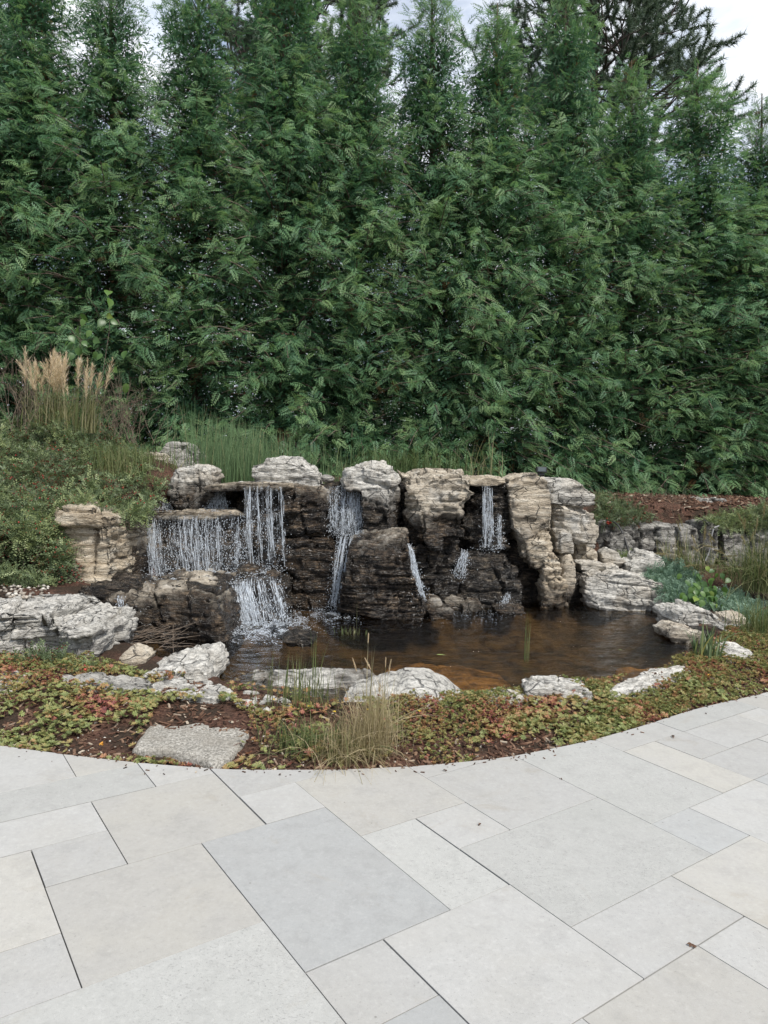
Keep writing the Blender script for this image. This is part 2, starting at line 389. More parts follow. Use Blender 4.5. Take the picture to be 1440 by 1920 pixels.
# ------------------------------------------------------------------ ground
def build_ground():
    def axis(a, b, st, far):
        core = np.arange(a, b+1e-6, st); g_ = np.array([1, 2.5, 6, 14, 35, 90, 250, 800, 3500.])
        return np.concatenate([a-g_[::-1], core, b+g_])
    xs = axis(-6.5, 7.5, .085, 0); ys = axis(1.4, 13.5, .085, 0)
    X, Y = np.meshgrid(xs, ys); Z = ground_z(X, Y)
    nx, ny = len(xs), len(ys)
    i = (np.arange(ny-1)[:, None]*nx+np.arange(nx-1)[None]).ravel()
    me = mesh_np('ground', np.stack([X, Y, Z], -1).reshape(-1, 3), np.stack([i, i+1, i+nx+1, i+nx], -1), smooth=True)
    tag(obj('ground', me, M['ground']), kind='structure')
build_ground()

# ------------------------------------------------------------------ patio
MOD = .3048; A0, B0 = -11.27*MOD, 1.60*MOD; TH = math.radians(35.08)
EB = np.array([math.cos(TH), math.sin(TH)]); EA = np.array([math.sin(TH), -math.cos(TH)])
def build_patio():
    P = {}
    known = [((0, 1, -1, 1), 'p'), ((-1, 0, -1, 2), 's'), ((-3, -1, -1, 1), 'p'), ((-3, -1, 1, 2), 'w'), ((-2, 0, 2, 3), 'p'), ((0, 2, 1, 3), 'w'), ((-1, 1, 3, 6), 'p'), ((1, 2, 3, 4), 'p'), ((1, 3, 4, 6), 'w'),
             ((1, 2, 0, 1), 'p'), ((1, 3, -2, 0), 'w'), ((3, 4, -2, 0), 'p'), ((2, 4, 0, 2), 'w'), ((2, 5, 2, 4), 'g'), ((4, 6, -1, 2), 's'), ((5, 6, 2, 3), 'p'), ((6, 8, 1, 3), 'g'),
             ((3, 5, 4, 5), 's'), ((3, 4, 5, 6), 'p'), ((2, 4, 6, 8), 'p'), ((0, 2, 6, 8), 'p'), ((4, 6, 5, 8), 's'), ((2, 5, 8, 10), 's'), ((5, 6, 8, 9), 'g'), ((5, 7, 9, 11), 'p'),
             ((6, 8, 7, 9), 'w'), ((6, 7, 5, 7), 'p'), ((7, 9, 6, 7), 'p'), ((5, 7, 3, 5), 'p'), ((7, 9, 4, 6), 'w'), ((3, 5, 10, 11), 'w'), ((3, 4, 11, 12), 'p'), ((4, 5, 11, 13), 'p'), ((5, 7, 11, 13), 'g'), ((1, 3, 10, 12), 'p'), ((7, 9, 3, 4), 'p')]
    occ = {}
    rects = []
    def take(r, k):
        cells = [(i, j) for i in range(r[0], r[1]) for j in range(r[2], r[3])]
        if any(c in occ for c in cells): return False
        for c in cells: occ[c] = 1
        rects.append((r, k)); return True
    for r, k in known: take(r, k)
    rnd = random.Random(5)
    for i in range(-5, 13):
        for j in range(-8, 17):
            if (i, j) in occ: continue
            for s in rnd.sample([(2, 2), (2, 3), (1, 2), (2, 1), (1, 1), (2, 2)], 6)+[(1, 1)]:
                if take((i, i+s[0], j, j+s[1]), rnd.choice('ppwspg')): break
    base = empty('patio'); tag(base, kind='structure')
    xs = np.linspace(-4.6, 4.4, 120)
    V = np.concatenate([np.stack([xs, edge_y(xs)-.004, np.full(120, -.014)], -1), np.stack([xs, np.full(120, .2), np.full(120, -.014)], -1)])
    i = np.arange(119)
    obj('joint_sand_bed', mesh_np('joint_sand_bed', V, np.stack([i, i+120, i+121, i+1], -1)), M['joint'], base)
    rng = np.random.default_rng(11)
    for (i0, i1, j0, j1), k in rects:
        gp = np.array([.0016]*4)*(0.5+rng.random(4)*1.4)
        if rng.random() < .15: gp[rng.integers(4)] += .003
        a0, a1 = A0+i0*MOD+gp[0], A0+i1*MOD-gp[1]; b0, b1 = B0+j0*MOD+gp[2], B0+j1*MOD-gp[3]
        cor = [(a0, b0), (a1, b0), (a1, b1), (a0, b1)]
        pts = []
        for q in range(4):
            s, e = np.array(cor[q]), np.array(cor[(q+1) % 4]); n = 40
            for t in range(n): pts.append(s+(e-s)*t/n)
        W = np.array([p[0]*EA+p[1]*EB for p in pts])
        if (W[:, 1] < .75).all() or (W[:, 0] < -3.6).all() or (W[:, 0] > 3.9).all(): continue
        ins = W[:, 1] < edge_y(W[:, 0])-.002
        if not ins.any(): continue
        if ins.all(): out = np.array([np.array(c)[0]*EA+np.array(c)[1]*EB for c in cor])
        else:
            n = len(W); st = [q for q in range(n) if ins[q] and not ins[q-1]]
            if len(st) != 1:
                # keep the longest run
                runs = []
                for q in st:
                    L = 0
                    while ins[(q+L) % n]: L += 1
                    runs.append((L, q))
                q0 = max(runs)[1]
            else: q0 = st[0]
            run = []
            q = q0
            while ins[q % n]: run.append(W[q % n]); q += 1
            if len(run) < 4: continue
            xa, xb = run[-1][0], run[0][0]
            cx = np.linspace(xa, xb, max(3, int(abs(xb-xa)/.04)+2))
            cv = np.stack([cx, edge_y(cx)-.002], -1)
            keep = [run[0]]
            for q in range(1, len(run)-1):
                d1 = unit(run[q]-run[q-1]); d2 = unit(run[q+1]-run[q])
                if d1@d2 < .999: keep.append(run[q])
            out = np.array(keep+[run[-1]]+list(cv[1:-1]))
        cen = out.mean(0); n = len(out)
        area = .5*sum(out[q][0]*out[(q+1) % n][1]-out[(q+1) % n][0]*out[q][1] for q in range(n))
        if area < 0: out = out[::-1]
        if abs(area) < .002: continue
        L = out-cen; dz = rng.uniform(-.0012, .0012)
        rs = L*(1-.0013/np.maximum(np.linalg.norm(L, axis=1), .05))[:, None]
        z = np.zeros((n, 1))
        V = np.concatenate([np.hstack([rs, z]), np.hstack([L, z-.0012]), np.hstack([L, z-.05])])
        top = np.arange(n)[None]; q = np.arange(n); q2 = (q+1) % n
        sides = np.concatenate([np.stack([q+n, q2+n, q2, q], -1), np.stack([q+2*n, q2+2*n, q2+n, q+n], -1)])
        me = mesh_np('paver', V, [top, sides])
        o = obj('paver', me, M[{'p': 'paver_pale', 'w': 'paver_warm', 's': 'paver_speckled', 'g': 'paver_grey'}[k]], base, (cen[0], cen[1], dz))
build_patio()

# ------------------------------------------------------------------ rocks
def resample(ch, n):
    ch = np.asarray(ch, float); d = np.r_[0, np.cumsum(np.linalg.norm(np.diff(ch, axis=0), axis=1))]
    t = np.linspace(0, d[-1], n); return np.stack([np.interp(t, d, ch[:, 0]), np.interp(t, d, ch[:, 1])], -1)
def box_lattice(nu, nv, nw):
    I, J, K = np.meshgrid(np.arange(nu+1), np.arange(nv+1), np.arange(nw+1), indexing='ij')
    surf = (I == 0) | (I == nu) | (J == 0) | (J == nv) | (K == 0) | (K == nw)
    ids = -np.ones(I.shape, int); ids[surf] = np.arange(surf.sum())
    Q = []
    def face(A, flip):
        q = np.stack([A[:-1, :-1], A[1:, :-1], A[1:, 1:], A[:-1, 1:]], -1).reshape(-1, 4)
        Q.append(q[:, ::-1] if flip else q)
    # u=x right, v=z up, w=y away
    face(ids[:, :, 0], False); face(ids[:, :, nw], True)
    face(ids[0, :, :], False); face(ids[nu, :, :], True)
    face(ids[:, 0, :], True); face(ids[:, nv, :], False)
    return I[surf]/nu, J[surf]/nv, K[surf]/nw, np.concatenate(Q)
def vnormals(V, Q):
    n = np.cross(V[Q[:, 2]]-V[Q[:, 0]], V[Q[:, 3]]-V[Q[:, 1]]); N = np.zeros_like(V)
    for k in range(4): np.add.at(N, Q[:, k], n)
    return unit(N)
def worley(p, seed):
    """F1, F2 distances and the id of the nearest cell"""
    i = np.floor(p).astype(int); f1 = np.full(len(p), 9.); f2 = np.full(len(p), 9.); cid = np.zeros(len(p))
    for dx in (-1, 0, 1):
        for dy in (-1, 0, 1):
            for dz in (-1, 0, 1):
                c = i+np.array([dx, dy, dz]); k = c[:, 0]*127.1+c[:, 1]*311.7+c[:, 2]*74.7+seed*19.19
                j = np.stack([hash1(k), hash1(k+51.3), hash1(k+97.9)], -1)
                d = np.linalg.norm(c+.1+.8*j-p, axis=1); nr = d < f1
                f2 = np.where(nr, f1, np.minimum(f2, d)); cid = np.where(nr, hash1(k+7.7), cid); f1 = np.where(nr, d, f1)
    return f1, f2, cid
def rock_disp(p, seed, amp, thick, crack, tilt, layer, fine):
    """bedded and jointed limestone: sharp steps between beds and blocks, narrow open joints, rough skin"""
    q = p+seed*7.31
    h = (p[:, 2]+tilt*p[:, 0]+.55*thick*perlin(q*1.3)+.16*thick*perlin(q*6))/thick
    h = h+.9*perlin(np.stack([h*.45, np.full_like(h, seed*1.7), np.zeros_like(h)], -1))
    k = np.floor(h); f = h-k; e = np.minimum(f, 1-f)
    on = ss(-.35, .25, perlin(q*1.4+60))
    d = layer*(1.9*(hash1(k+seed*3.1)-.5)*(.45+.55*on)-.4*(1-f)-1.5*np.exp(-(e/.075)**2)*ss(-.35, .15, perlin(q*2.1+31)))
    jw = thick*3.2; bl = 0
    for ax in (0, 1):
        hv = (p[:, ax]+.3*p[:, 1-ax]+.12*p[:, 2])/jw+.22*perlin(q*2.3+ax*40)+.06*perlin(q*9+ax*40)+2.7*hash1(np.floor((k+ax)/3)+ax*9+seed)
        kv = np.floor(hv); fv = hv-kv; ev = np.minimum(fv, 1-fv); bl = bl+kv*(5.3+7.1*ax)
        d = d-crack*2.2*np.exp(-(ev/.03)**2)*ss(-.05, .3, perlin(q*1.9+77+ax*13))
    d = d+crack*1.9*(hash1(bl+np.floor(k/2)*1.9+seed)-.5)
    w = np.stack([perlin(q*3), perlin(q*3+11), perlin(q*3+23)], -1)*.05; s = 1/(thick*1.2)
    f1, f2, cid = worley((q-w)*np.array([s, s, s*1.8]), seed+5)
    d = d+1.0*crack*(cid-.5)
    h3 = h*3.3+.5*perlin(q*4)+.25*perlin(q*13); k3 = np.floor(h3)
    fn = .2*fbm(q*4, 2)-.5*np.abs(fbm(q*11, 3))+.75*(hash1(k3*1.7+seed)-.5)*ss(-.3, .2, perlin(q*2.7+7))-.35*(1-(h3-k3))+.3
    return amp*(d+fine*fn)
ROCKN = [0]
def rock_mesh(P2, Yc, D, cell, rnd, amp, thick, crack, tilt, seed, lean=0., back_drop=0., layer=.6, fine=1., cuts=6):
    """P2: elevation outline (x,z); the stone is a real block of half depth D about Yc"""
    P2 = np.asarray(P2, float)
    area = .5*np.sum(P2[:, 0]*np.roll(P2[:, 1], -1)-np.roll(P2[:, 0], -1)*P2[:, 1])
    if area > 0: P2 = P2[::-1]
    mn, mx = P2.min(0), P2.max(0); Nn = (P2-mn)/(mx-mn)
    ci = [int(np.argmin(((Nn-np.array(c))**2).sum(1))) for c in ((0, 1), (1, 1), (1, 0), (0, 0))]
    n = len(P2)
    def chain(a, b):
        r = [P2[a]]; i = a
        while i != b: i = (i+1) % n; r.append(P2[i])
        return np.array(r)
    w, h = mx-mn
    nu = int(np.clip(w/cell, 8, 90)); nv = int(np.clip(h/cell, 8, 90)); nw = int(np.clip(2*D/(cell*1.3), 6, 40))
    U, Vv, Wv, Q = box_lattice(nu, nv, nw)
    a, b, c = 2*U-1, 2*Vv-1, 2*Wv-1
    sa = a*np.sqrt(1-b*b/2-c*c/2+b*b*c*c/3); sb = b*np.sqrt(1-a*a/2-c*c/2+a*a*c*c/3); s_c = c*np.sqrt(1-b*b/2-a*a/2+b*b*a*a/3)
    a, b, c = a+(sa-a)*rnd, b+(sb-b)*rnd, c+(s_c-c)*rnd
    k = 1+.10*rnd; u = np.clip((a*k+1)/2, -.06, 1.06); v = np.clip((b*k+1)/2, -.06, 1.06)
    NS = 64; top = resample(chain(ci[0], ci[1]), NS); right = resample(chain(ci[1], ci[2]), NS)[::-1]; bot = resample(chain(ci[2], ci[3]), NS)[::-1]; left = resample(chain(ci[3], ci[0]), NS)
    ts = np.linspace(0, 1, NS)
    def ev(ch, t): return np.stack([np.interp(t, ts, ch[:, 0]), np.interp(t, ts, ch[:, 1])], -1)
    u1, v1 = u[:, None], v[:, None]
    P = (1-v1)*ev(bot, u)+v1*ev(top, u)+(1-u1)*ev(left, v)+u1*ev(right, v) \
        - ((1-u1)*(1-v1)*bot[0]+u1*(1-v1)*bot[-1]+(1-u1)*v1*top[0]+u1*v1*top[-1])
    cen = P2.mean(0)
    V = np.stack([P[:, 0], Yc+D*c*(1+.12*perlin(np.stack([P[:, 0]*2, P[:, 1]*2, np.full(len(P), seed*3.)], -1)))+lean*(P[:, 1]-mn[1]), P[:, 1]], -1)
    V[:, 2] -= back_drop*np.clip(c, 0, 1)*ss(.5, 1, v)*h
    rg = np.random.default_rng(int(seed*100)); cc = np.array([P2[:, 0].mean(), Yc, (mn[1]+mx[1])/2]); hs_ = np.array([w/2, D, h/2])
    for _ in range(cuts):
        n_ = unit(rg.normal(size=3)*np.array([1, 1, .9])); n_[1] = -abs(n_[1])*1.3; n_ = unit(n_)
        dd = ((V-cc)/hs_)@n_; lim = rg.uniform(1.06, 1.3)*(1-.25*rnd); ex = np.maximum(0, dd-lim); V = V-ex[:, None]*n_*hs_*.9
    lo = 0.055*min(w, h, 2*D)
    V = V+np.stack([perlin(V*1.8/max(.3, max(w, h))+seed*5.1+9*k_) for k_ in range(3)], -1)*lo
    N = vnormals(V, Q)
    V = V+N*rock_disp(V, seed, amp, thick, crack, tilt, layer, fine)[:, None]
    return V, Q
def rock(name, poly, Y, D, label, cat='rock', wet=None, tan=.3, pale=.5, rnd=.06, amp=None, thick=None, crack=1., tilt=None, cell=None, lean=0., dark=0., mat='rock', group=None, z0=None, back_drop=0., layer=.85, fine=1., cuts=6):
    """poly in photo pixels traced at mid depth; Y mid depth, or None to stand the front foot on height z0"""
    ROCKN[0] += 1; seed = ROCKN[0]*1.37
    if Y is None:
        pb = max(poly, key=lambda p: p[1]); Y = atz(pb[0], pb[1], z0)[1]+D*.85
    P2 = np.array([at(px, py, Y)[[0, 2]] for px, py in poly])
    w, h = P2.max(0)-P2.min(0); sz = min(w, h)
    if tilt is None: tilt = .10*math.sin(seed*5.3)
    if amp is None: amp = float(np.clip(.05*max(sz, .5*max(w, h)), .008, .034))
    if thick is None: thick = float(np.clip(.2*max(h, .3*w), .04, .15))
    if cell is None: cell = float(np.clip(Y*.0023, .0115, .03))
    V, Q = rock_mesh(P2, Y, D, cell, rnd, amp, thick, crack, tilt, seed, lean, back_drop, layer, fine, cuts)
    org = np.array([P2[:, 0].mean(), Y, P2[:, 1].min()])
    o = obj(name, mesh_np(name, V-org, Q, smooth=True), M[mat], loc=org)
    cx = np.mean([p[0] for p in poly])
    o['wet_line'] = -9.0 if wet is None else float(at(cx, wet, Y)[2])
    o['tan'] = float(tan); o['pale'] = float(pale); o['dark'] = float(dark)
    return tag(o, label, cat, group)

G_WALL = 'stones of the waterfall wall'; G_EDGE = 'stones along the pond edge'; G_RET = 'stones of the low retaining wall'; G_LEFT = 'stones on the bank beside the cascade'
# -- upper row of the fall, left to right
rock('rock', [(268, 856), (290, 848), (318, 852), (328, 872), (322, 900), (285, 900), (266, 880)], 9.75, .3, 'cream lumpy stone on the slope left of the reeds', tan=.7, pale=.7, group=G_WALL)
rock('rock', [(305, 845), (322, 833), (358, 834), (376, 846), (380, 880), (340, 895), (306, 888)], 10.0, .35, 'grey stone with white streaks half hidden by reeds', pale=.3, tan=.1, group=G_WALL)
rock('boulder', [(328, 882), (346, 879), (376, 877), (399, 881), (405, 898), (409, 914), (402, 942), (382, 957), (345, 955), (331, 935), (325, 905)], 8.85, .3, 'white cracked block with dark wet foot between the two small upper cascades', wet=915, tan=.45, pale=.9, group=G_WALL, thick=.09)
rock('boulder', [(480, 871), (497, 868), (506, 859), (530, 856), (562, 857), (576, 871), (592, 878), (601, 895), (608, 912), (560, 915), (485, 906), (478, 886)], 9.0, .34, 'white layered boulder on the lip above the dark wall', tan=.05, pale=1., group=G_WALL, thick=.06, crack=.5, layer=1.)
rock('pebble', [(600, 893), (608, 889), (620, 890), (627, 897), (624, 905), (604, 905)], 8.75, .09, 'small smooth blue-grey cobble beside the white layered boulder', 'cobble', tan=0, pale=.05, rnd=.9, amp=.002, crack=0)
rock('pebble', [(444, 905), (452, 901), (460, 903), (462, 909), (446, 910)], 8.8, .06, 'tiny pale pebble on the lip above the thin water strands', 'cobble', tan=0, pale=.7, rnd=.9, amp=.002, crack=0)
# -- dark wet wall
rock('wall_rock', [(250, 968), (300, 958), (380, 956), (462, 958), (470, 1000), (465, 1105), (380, 1110), (270, 1108), (246, 1060)], 8.85, .45, 'dark wet rock face behind the broad left curtain of water', wet=700, tan=.6, group=G_WALL, cell=.021)
rock('wall_rock', [(274, 920), (330, 915), (400, 918), (452, 910), (456, 962), (400, 972), (300, 972), (272, 960)], 9.25, .35, 'dark wet ledge behind the two small upper cascades', wet=700, tan=.5, group=G_WALL, cell=.021)
rock('wall_rock', [(440, 912), (470, 905), (520, 907), (548, 909), (546, 960), (540, 1080), (450, 1085), (440, 1000)], 8.95, .42, 'dark recessed rock face behind the thin strands of water', wet=800, tan=.6, group=G_WALL, cell=.021)
rock('ledge_stone', [(392, 911), (440, 905), (500, 904), (552, 906), (560, 914), (545, 922), (500, 919), (440, 918), (395, 921)], 8.72, .34, 'thin tan lip stone that the water strands drop from', wet=911, tan=.9, pale=.5, group=G_WALL, amp=.008)
rock('ledge_stone', [(268, 960), (330, 953), (400, 951), (462, 953), (470, 964), (400, 970), (330, 971), (270, 973)], 8.75, .42, 'long tan shelf stone that the broad curtain of water spills over', wet=957, tan=.9, pale=.5, group=G_WALL, amp=.010)
rock('wall_rock', [(540, 918), (556, 910), (600, 911), (616, 913), (618, 960), (617, 1003), (575, 1008), (527, 1008), (528, 985), (537, 950)], 8.72, .42, 'brown-black fissured block between the strands and the middle fall', wet=900, tan=.85, group=G_WALL, thick=.10)
rock('wall_rock', [(522, 1010), (570, 1006), (620, 1005), (648, 1028), (645, 1090), (632, 1146), (560, 1150), (535, 1146), (516, 1095)], 8.62, .42, 'brown lower block under the fissured block beside the middle fall', wet=930, tan=1., group=G_WALL)
rock('wall_rock', [(603, 908), (640, 905), (690, 908), (694, 960), (690, 1010), (606, 1012), (604, 960)], 9.0, .38, 'dark rock face behind the middle fall', wet=700, tan=.4, group=G_WALL)
rock('boulder', [(642, 894), (655, 885), (668, 880), (682, 869), (702, 867), (735, 879), (749, 900), (748, 960), (742, 1004), (690, 1000), (682, 962), (678, 918), (645, 913)], 8.75, .42, 'rounded white-topped boulder with dark base right of the middle fall', wet=925, tan=.3, pale=1., group=G_WALL)
rock('wall_rock', [(742, 905), (765, 900), (770, 960), (765, 1020), (742, 1015)], 9.05, .3, 'dark narrow rock in the gap left of the tall block', wet=700, tan=.2, group=G_WALL)
rock('boulder', [(751, 884), (772, 879), (800, 877), (840, 879), (879, 881), (881, 902), (873, 932), (863, 938), (860, 988), (852, 1016), (800, 1018), (758, 1012), (750, 960)], 8.8, .46, 'tall square-topped tan block with vertical cracks at the middle of the fall', wet=955, tan=.75, pale=.5, group=G_WALL, thick=.13, crack=1.5)
rock('wall_rock', [(752, 1010), (800, 1008), (858, 1012), (872, 1060), (866, 1125), (800, 1130), (770, 1125), (758, 1060)], 8.85, .4, 'black layered rock under the tall square-topped block', wet=900, tan=.2, group=G_WALL, thick=.06)
rock('boulder', [(655, 1012), (682, 1003), (720, 1000), (757, 1000), (766, 1022), (772, 1060), (786, 1092), (797, 1132), (788, 1162), (720, 1172), (662, 1165), (636, 1148), (642, 1085), (652, 1042)], 8.15, .46, 'dark pitted boulder standing in the pond at the centre of the fall', wet=985, tan=.75, group=G_WALL, thick=.085, crack=.45, amp=.036, cell=.015, layer=1.)
rock('ledge_stone', [(874, 897), (884, 893), (915, 892), (940, 896), (944, 906), (915, 911), (876, 909)], 9.0, .28, 'tan lip stone above the single narrow fall', tan=.9, pale=.5, group=G_WALL, amp=.008)
rock('wall_rock', [(872, 908), (905, 904), (942, 906), (950, 960), (950, 1035), (905, 1038), (858, 1035), (862, 950)], 9.15, .38, 'grey-black rock face behind the single narrow fall', wet=700, tan=.1, group=G_WALL, thick=.05)
rock('wall_rock', [(852, 1036), (880, 1028), (945, 1031), (960, 1060), (968, 1120), (955, 1148), (870, 1145), (848, 1105)], 8.95, .4, 'black streaked block under the narrow fall', wet=800, tan=.05, group=G_WALL, crack=1.3)
rock('wall_rock', [(948, 1010), (985, 1000), (1012, 1020), (1015, 1080), (1010, 1140), (965, 1145), (950, 1080)], 9.3, .36, 'dark wet block left of the tan pillars', wet=960, tan=.5, group=G_WALL)
rock('boulder', [(944, 897), (965, 888), (990, 886), (1014, 899), (1019, 940), (1026, 992), (1000, 1012), (965, 1016), (950, 988), (944, 940)], 9.15, .44, 'tall tan slab block right of the narrow fall', wet=1000, tan=.85, pale=.8, group=G_WALL, thick=.15, crack=.6, layer=.4)
rock('boulder', [(1014, 901), (1030, 897), (1060, 898), (1080, 914), (1097, 924), (1100, 938), (1085, 948), (1050, 946), (1018, 940)], 9.3, .42, 'grey-topped cap stone at the end of the fall beside the hedge', tan=.3, pale=.7, group=G_WALL)
rock('boulder', [(1020, 941), (1050, 942), (1078, 944), (1097, 962), (1101, 1000), (1096, 1016), (1066, 1018), (1026, 1000)], 9.25, .42, 'rounded cream block under the grey-topped cap stone', tan=.6, pale=.8, group=G_WALL, thick=.1)
rock('wall_rock', [(1060, 1010), (1094, 1012), (1090, 1035), (1072, 1046), (1060, 1040)], 9.3, .3, 'small tan stone tucked under the rounded cream block', tan=.9, pale=.4, group=G_WALL)
rock('pillar_stone', [(970, 994), (984, 988), (1008, 989), (1030, 991), (1030, 1012), (1024, 1040), (1014, 1054), (990, 1060), (972, 1040)], 9.0, .3, 'knobbly tan stone on the upper part of the pillars', wet=1048, tan=.9, pale=.7, group=G_WALL, crack=1.3)
rock('pillar_stone', [(1032, 993), (1046, 990), (1062, 991), (1067, 1012), (1066, 1036), (1048, 1040), (1034, 1034)], 9.0, .26, 'squarish cream stone beside the knobbly tan stone', tan=.7, pale=.9, group=G_WALL)
rock('pillar_stone', [(1013, 1040), (1030, 1034), (1040, 1042), (1042, 1075), (1058, 1100), (1062, 1138), (1030, 1142), (1008, 1138), (1010, 1080)], 8.9, .26, 'tan ribbed pillar stone rising from the water', wet=1105, tan=1., pale=.7, group=G_WALL, crack=1.3, thick=.06)
rock('pillar_stone', [(1042, 1038), (1062, 1036), (1070, 1050), (1070, 1085), (1062, 1110), (1048, 1112), (1043, 1075)], 8.95, .26, 'pale slim pillar stone right of the ribbed one', wet=1100, tan=.8, pale=.8, group=G_WALL, thick=.06)
rock('wall_rock', [(1050, 1090), (1072, 1070), (1092, 1075), (1094, 1140), (1052, 1142)], 9.3, .28, 'dark wet stone in the gap beside the long slanted rock', wet=900, tan=.2, group=G_WALL)
# -- rubble at the foot of the fall
for q, (pl, lab) in enumerate([([(792, 1128), (806, 1118), (824, 1122), (832, 1140), (822, 1156), (796, 1156)], 'low dark rubble stone against the pitted boulder'),
        ([(830, 1122), (846, 1112), (868, 1116), (874, 1132), (862, 1142), (836, 1142)], 'brown wedge of rubble below the small splash'),
        ([(862, 1130), (880, 1122), (900, 1126), (902, 1142), (866, 1146)], 'flat brown rubble stone under the black streaked block'),
        ([(852, 1128), (860, 1123), (868, 1126), (868, 1136), (854, 1137)], 'small pale cobble among the rubble at the foot of the fall'),
        ([(800, 1140), (830, 1134), (850, 1142), (848, 1158), (805, 1160)], 'wide wet rubble slab at the water line'),
        ([(925, 1138), (950, 1132), (980, 1138), (975, 1150), (930, 1150)], 'low brown stone at the water line below the black block')]):
    rock('rubble_stone', pl, None, .16, lab, 'stone', wet=1110, tan=.7, z0=WATER_Z, group='rubble at the foot of the fall')
# -- lower left cascade
rock('ledge_rock', [(200, 1116), (240, 1104), (300, 1092), (380, 1086), (428, 1094), (446, 1130), (458, 1175), (464, 1212), (430, 1226), (350, 1212), (255, 1205), (225, 1150)], 7.3, .78, 'big dark overhanging ledge rock in front of the broad curtain of water', wet=1084, tan=.8, group=G_WALL, thick=.10, cell=.019, amp=.035)
rock('ledge_stone', [(302, 1094), (330, 1088), (380, 1086), (420, 1090), (428, 1104), (400, 1112), (345, 1114), (306, 1108)], 7.2, .42, 'flat black slab lying on the big ledge rock', wet=1000, tan=.4, group=G_WALL, amp=.012)
rock('wall_rock', [(415, 1088), (440, 1078), (500, 1076), (545, 1084), (548, 1130), (540, 1182), (470, 1190), (430, 1185)], 8.05, .6, 'dark block under the lower left cascade', wet=900, tan=.4, group=G_WALL, cell=.02)
rock('stone', [(446, 1062), (462, 1057), (486, 1060), (490, 1074), (470, 1080), (446, 1076)], 7.95, .16, 'small brown stone at the landing of the thin strands', 'stone', wet=1040, tan=.9, group=G_WALL, rnd=.5)
rock('stone', [(494, 1074), (508, 1069), (526, 1074), (526, 1086), (498, 1086)], 7.8, .14, 'small tan stone on top of the lower left cascade', 'stone', wet=1060, tan=1., group=G_WALL, rnd=.5)
rock('stone', [(528, 1192), (548, 1183), (578, 1184), (594, 1194), (588, 1206), (540, 1208)], None, .22, 'black wet rock poking out of the pond near the foam', 'stone', wet=1100, tan=.1, z0=WATER_Z, rnd=.5)
rock('boulder', [(104, 965), (128, 952), (160, 945), (205, 948), (240, 966), (243, 1040), (232, 1092), (214, 1140), (150, 1145), (104, 1110), (98, 1040)], 7.75, .55, 'tall tan cliff block with cracks under the cotoneaster', wet=1135, tan=1., pale=.55, group=G_LEFT, thick=.14, crack=1.4, cell=.02)
rock('wall_rock', [(228, 985), (262, 978), (284, 985), (286, 1040), (280, 1100), (225, 1112), (222, 1060)], 8.3, .4, 'dark damp rock between the tan cliff block and the curtain of water', wet=1010, tan=.7, group=G_LEFT)
rock('wall_rock', [(18, 985), (70, 975), (112, 985), (118, 1060), (112, 1120), (40, 1125), (10, 1060)], 7.7, .4, 'shaded grey rock behind hanging cotoneaster', tan=.3, pale=.2, group=G_LEFT)
rock('wall_rock', [(176, 1092), (205, 1084), (250, 1090), (276, 1104), (270, 1150), (250, 1186), (190, 1180), (174, 1140)], 7.15, .4, 'dark wet rock under the tan cliff block at the left end of the ledge', wet=900, tan=.4, group=G_LEFT)
# -- near left stones
rock('boulder', [(-110, 1150), (-40, 1138), (30, 1130), (95, 1126), (134, 1130), (150, 1150), (176, 1148), (206, 1160), (222, 1176), (222, 1210), (216, 1240), (192, 1262), (120, 1258), (0, 1262), (-100, 1262)], 5.8, .46, 'big white layered boulder with dark streaks by the sedum bed', tan=.12, pale=.8, group=G_EDGE, thick=.11, crack=1.1, cell=.0115, amp=.034, layer=1.)
rock('stone', [(232, 1222), (248, 1212), (268, 1218), (284, 1230), (276, 1250), (252, 1260), (234, 1250)], None, .17, 'tan angular block at the corner of the big white boulder', 'stone', tan=.8, pale=.7, z0=0., rnd=.35, amp=.008, crack=.3, group=G_EDGE)
rock('stone', [(266, 1270), (296, 1246), (330, 1233), (392, 1227), (408, 1238), (412, 1268), (400, 1290), (338, 1294), (270, 1292)], None, .36, 'sloping white stone with cracked right end at the pond corner', tan=.15, pale=1., z0=-.02, group=G_EDGE, thick=.06)
rock('edge_stone', [(456, 1272), (474, 1268), (550, 1269), (600, 1265), (660, 1267), (698, 1270), (712, 1280), (710, 1294), (640, 1300), (560, 1294), (472, 1286)], 5.5, .22, 'flat white slab lying in the shallow water at the near shore', 'stone', wet=1281, tan=.15, pale=1., group=G_EDGE, amp=.014, rnd=.15, crack=.6)
rock('boulder', [(638, 1338), (652, 1306), (695, 1284), (765, 1270), (808, 1272), (850, 1290), (888, 1322), (892, 1356), (750, 1370), (640, 1366)], 4.95, .40, 'smooth rounded grey-white boulder behind the dry grass tuft', tan=.05, pale=.75, rnd=.6, amp=.009, crack=.25, group=G_EDGE, tilt=.35)
rock('edge_stone', [(908, 1306), (925, 1300), (960, 1299), (986, 1304), (988, 1324), (950, 1332), (912, 1328)], None, .14, 'small squat pale stone left of the cracked white block', 'stone', tan=.35, pale=1., z0=.02, group=G_EDGE, amp=.01, rnd=.35)
rock('edge_stone', [(980, 1284), (1000, 1278), (1040, 1278), (1092, 1283), (1106, 1292), (1104, 1308), (1072, 1320), (1010, 1322), (982, 1308)], None, .15, 'cracked white block on the near shore of the pond', 'stone', tan=.1, pale=1., z0=.02, group=G_EDGE, amp=.013, thick=.07, crack=1.3)
rock('edge_stone', [(-60, 1272), (0, 1270), (40, 1276), (54, 1288), (50, 1302), (-60, 1304)], None, .2, 'pale smooth stone cut off at the edge of the picture', 'stone', tan=.1, pale=.9, z0=.02, group=G_EDGE, amp=.007, rnd=.5, crack=.2)
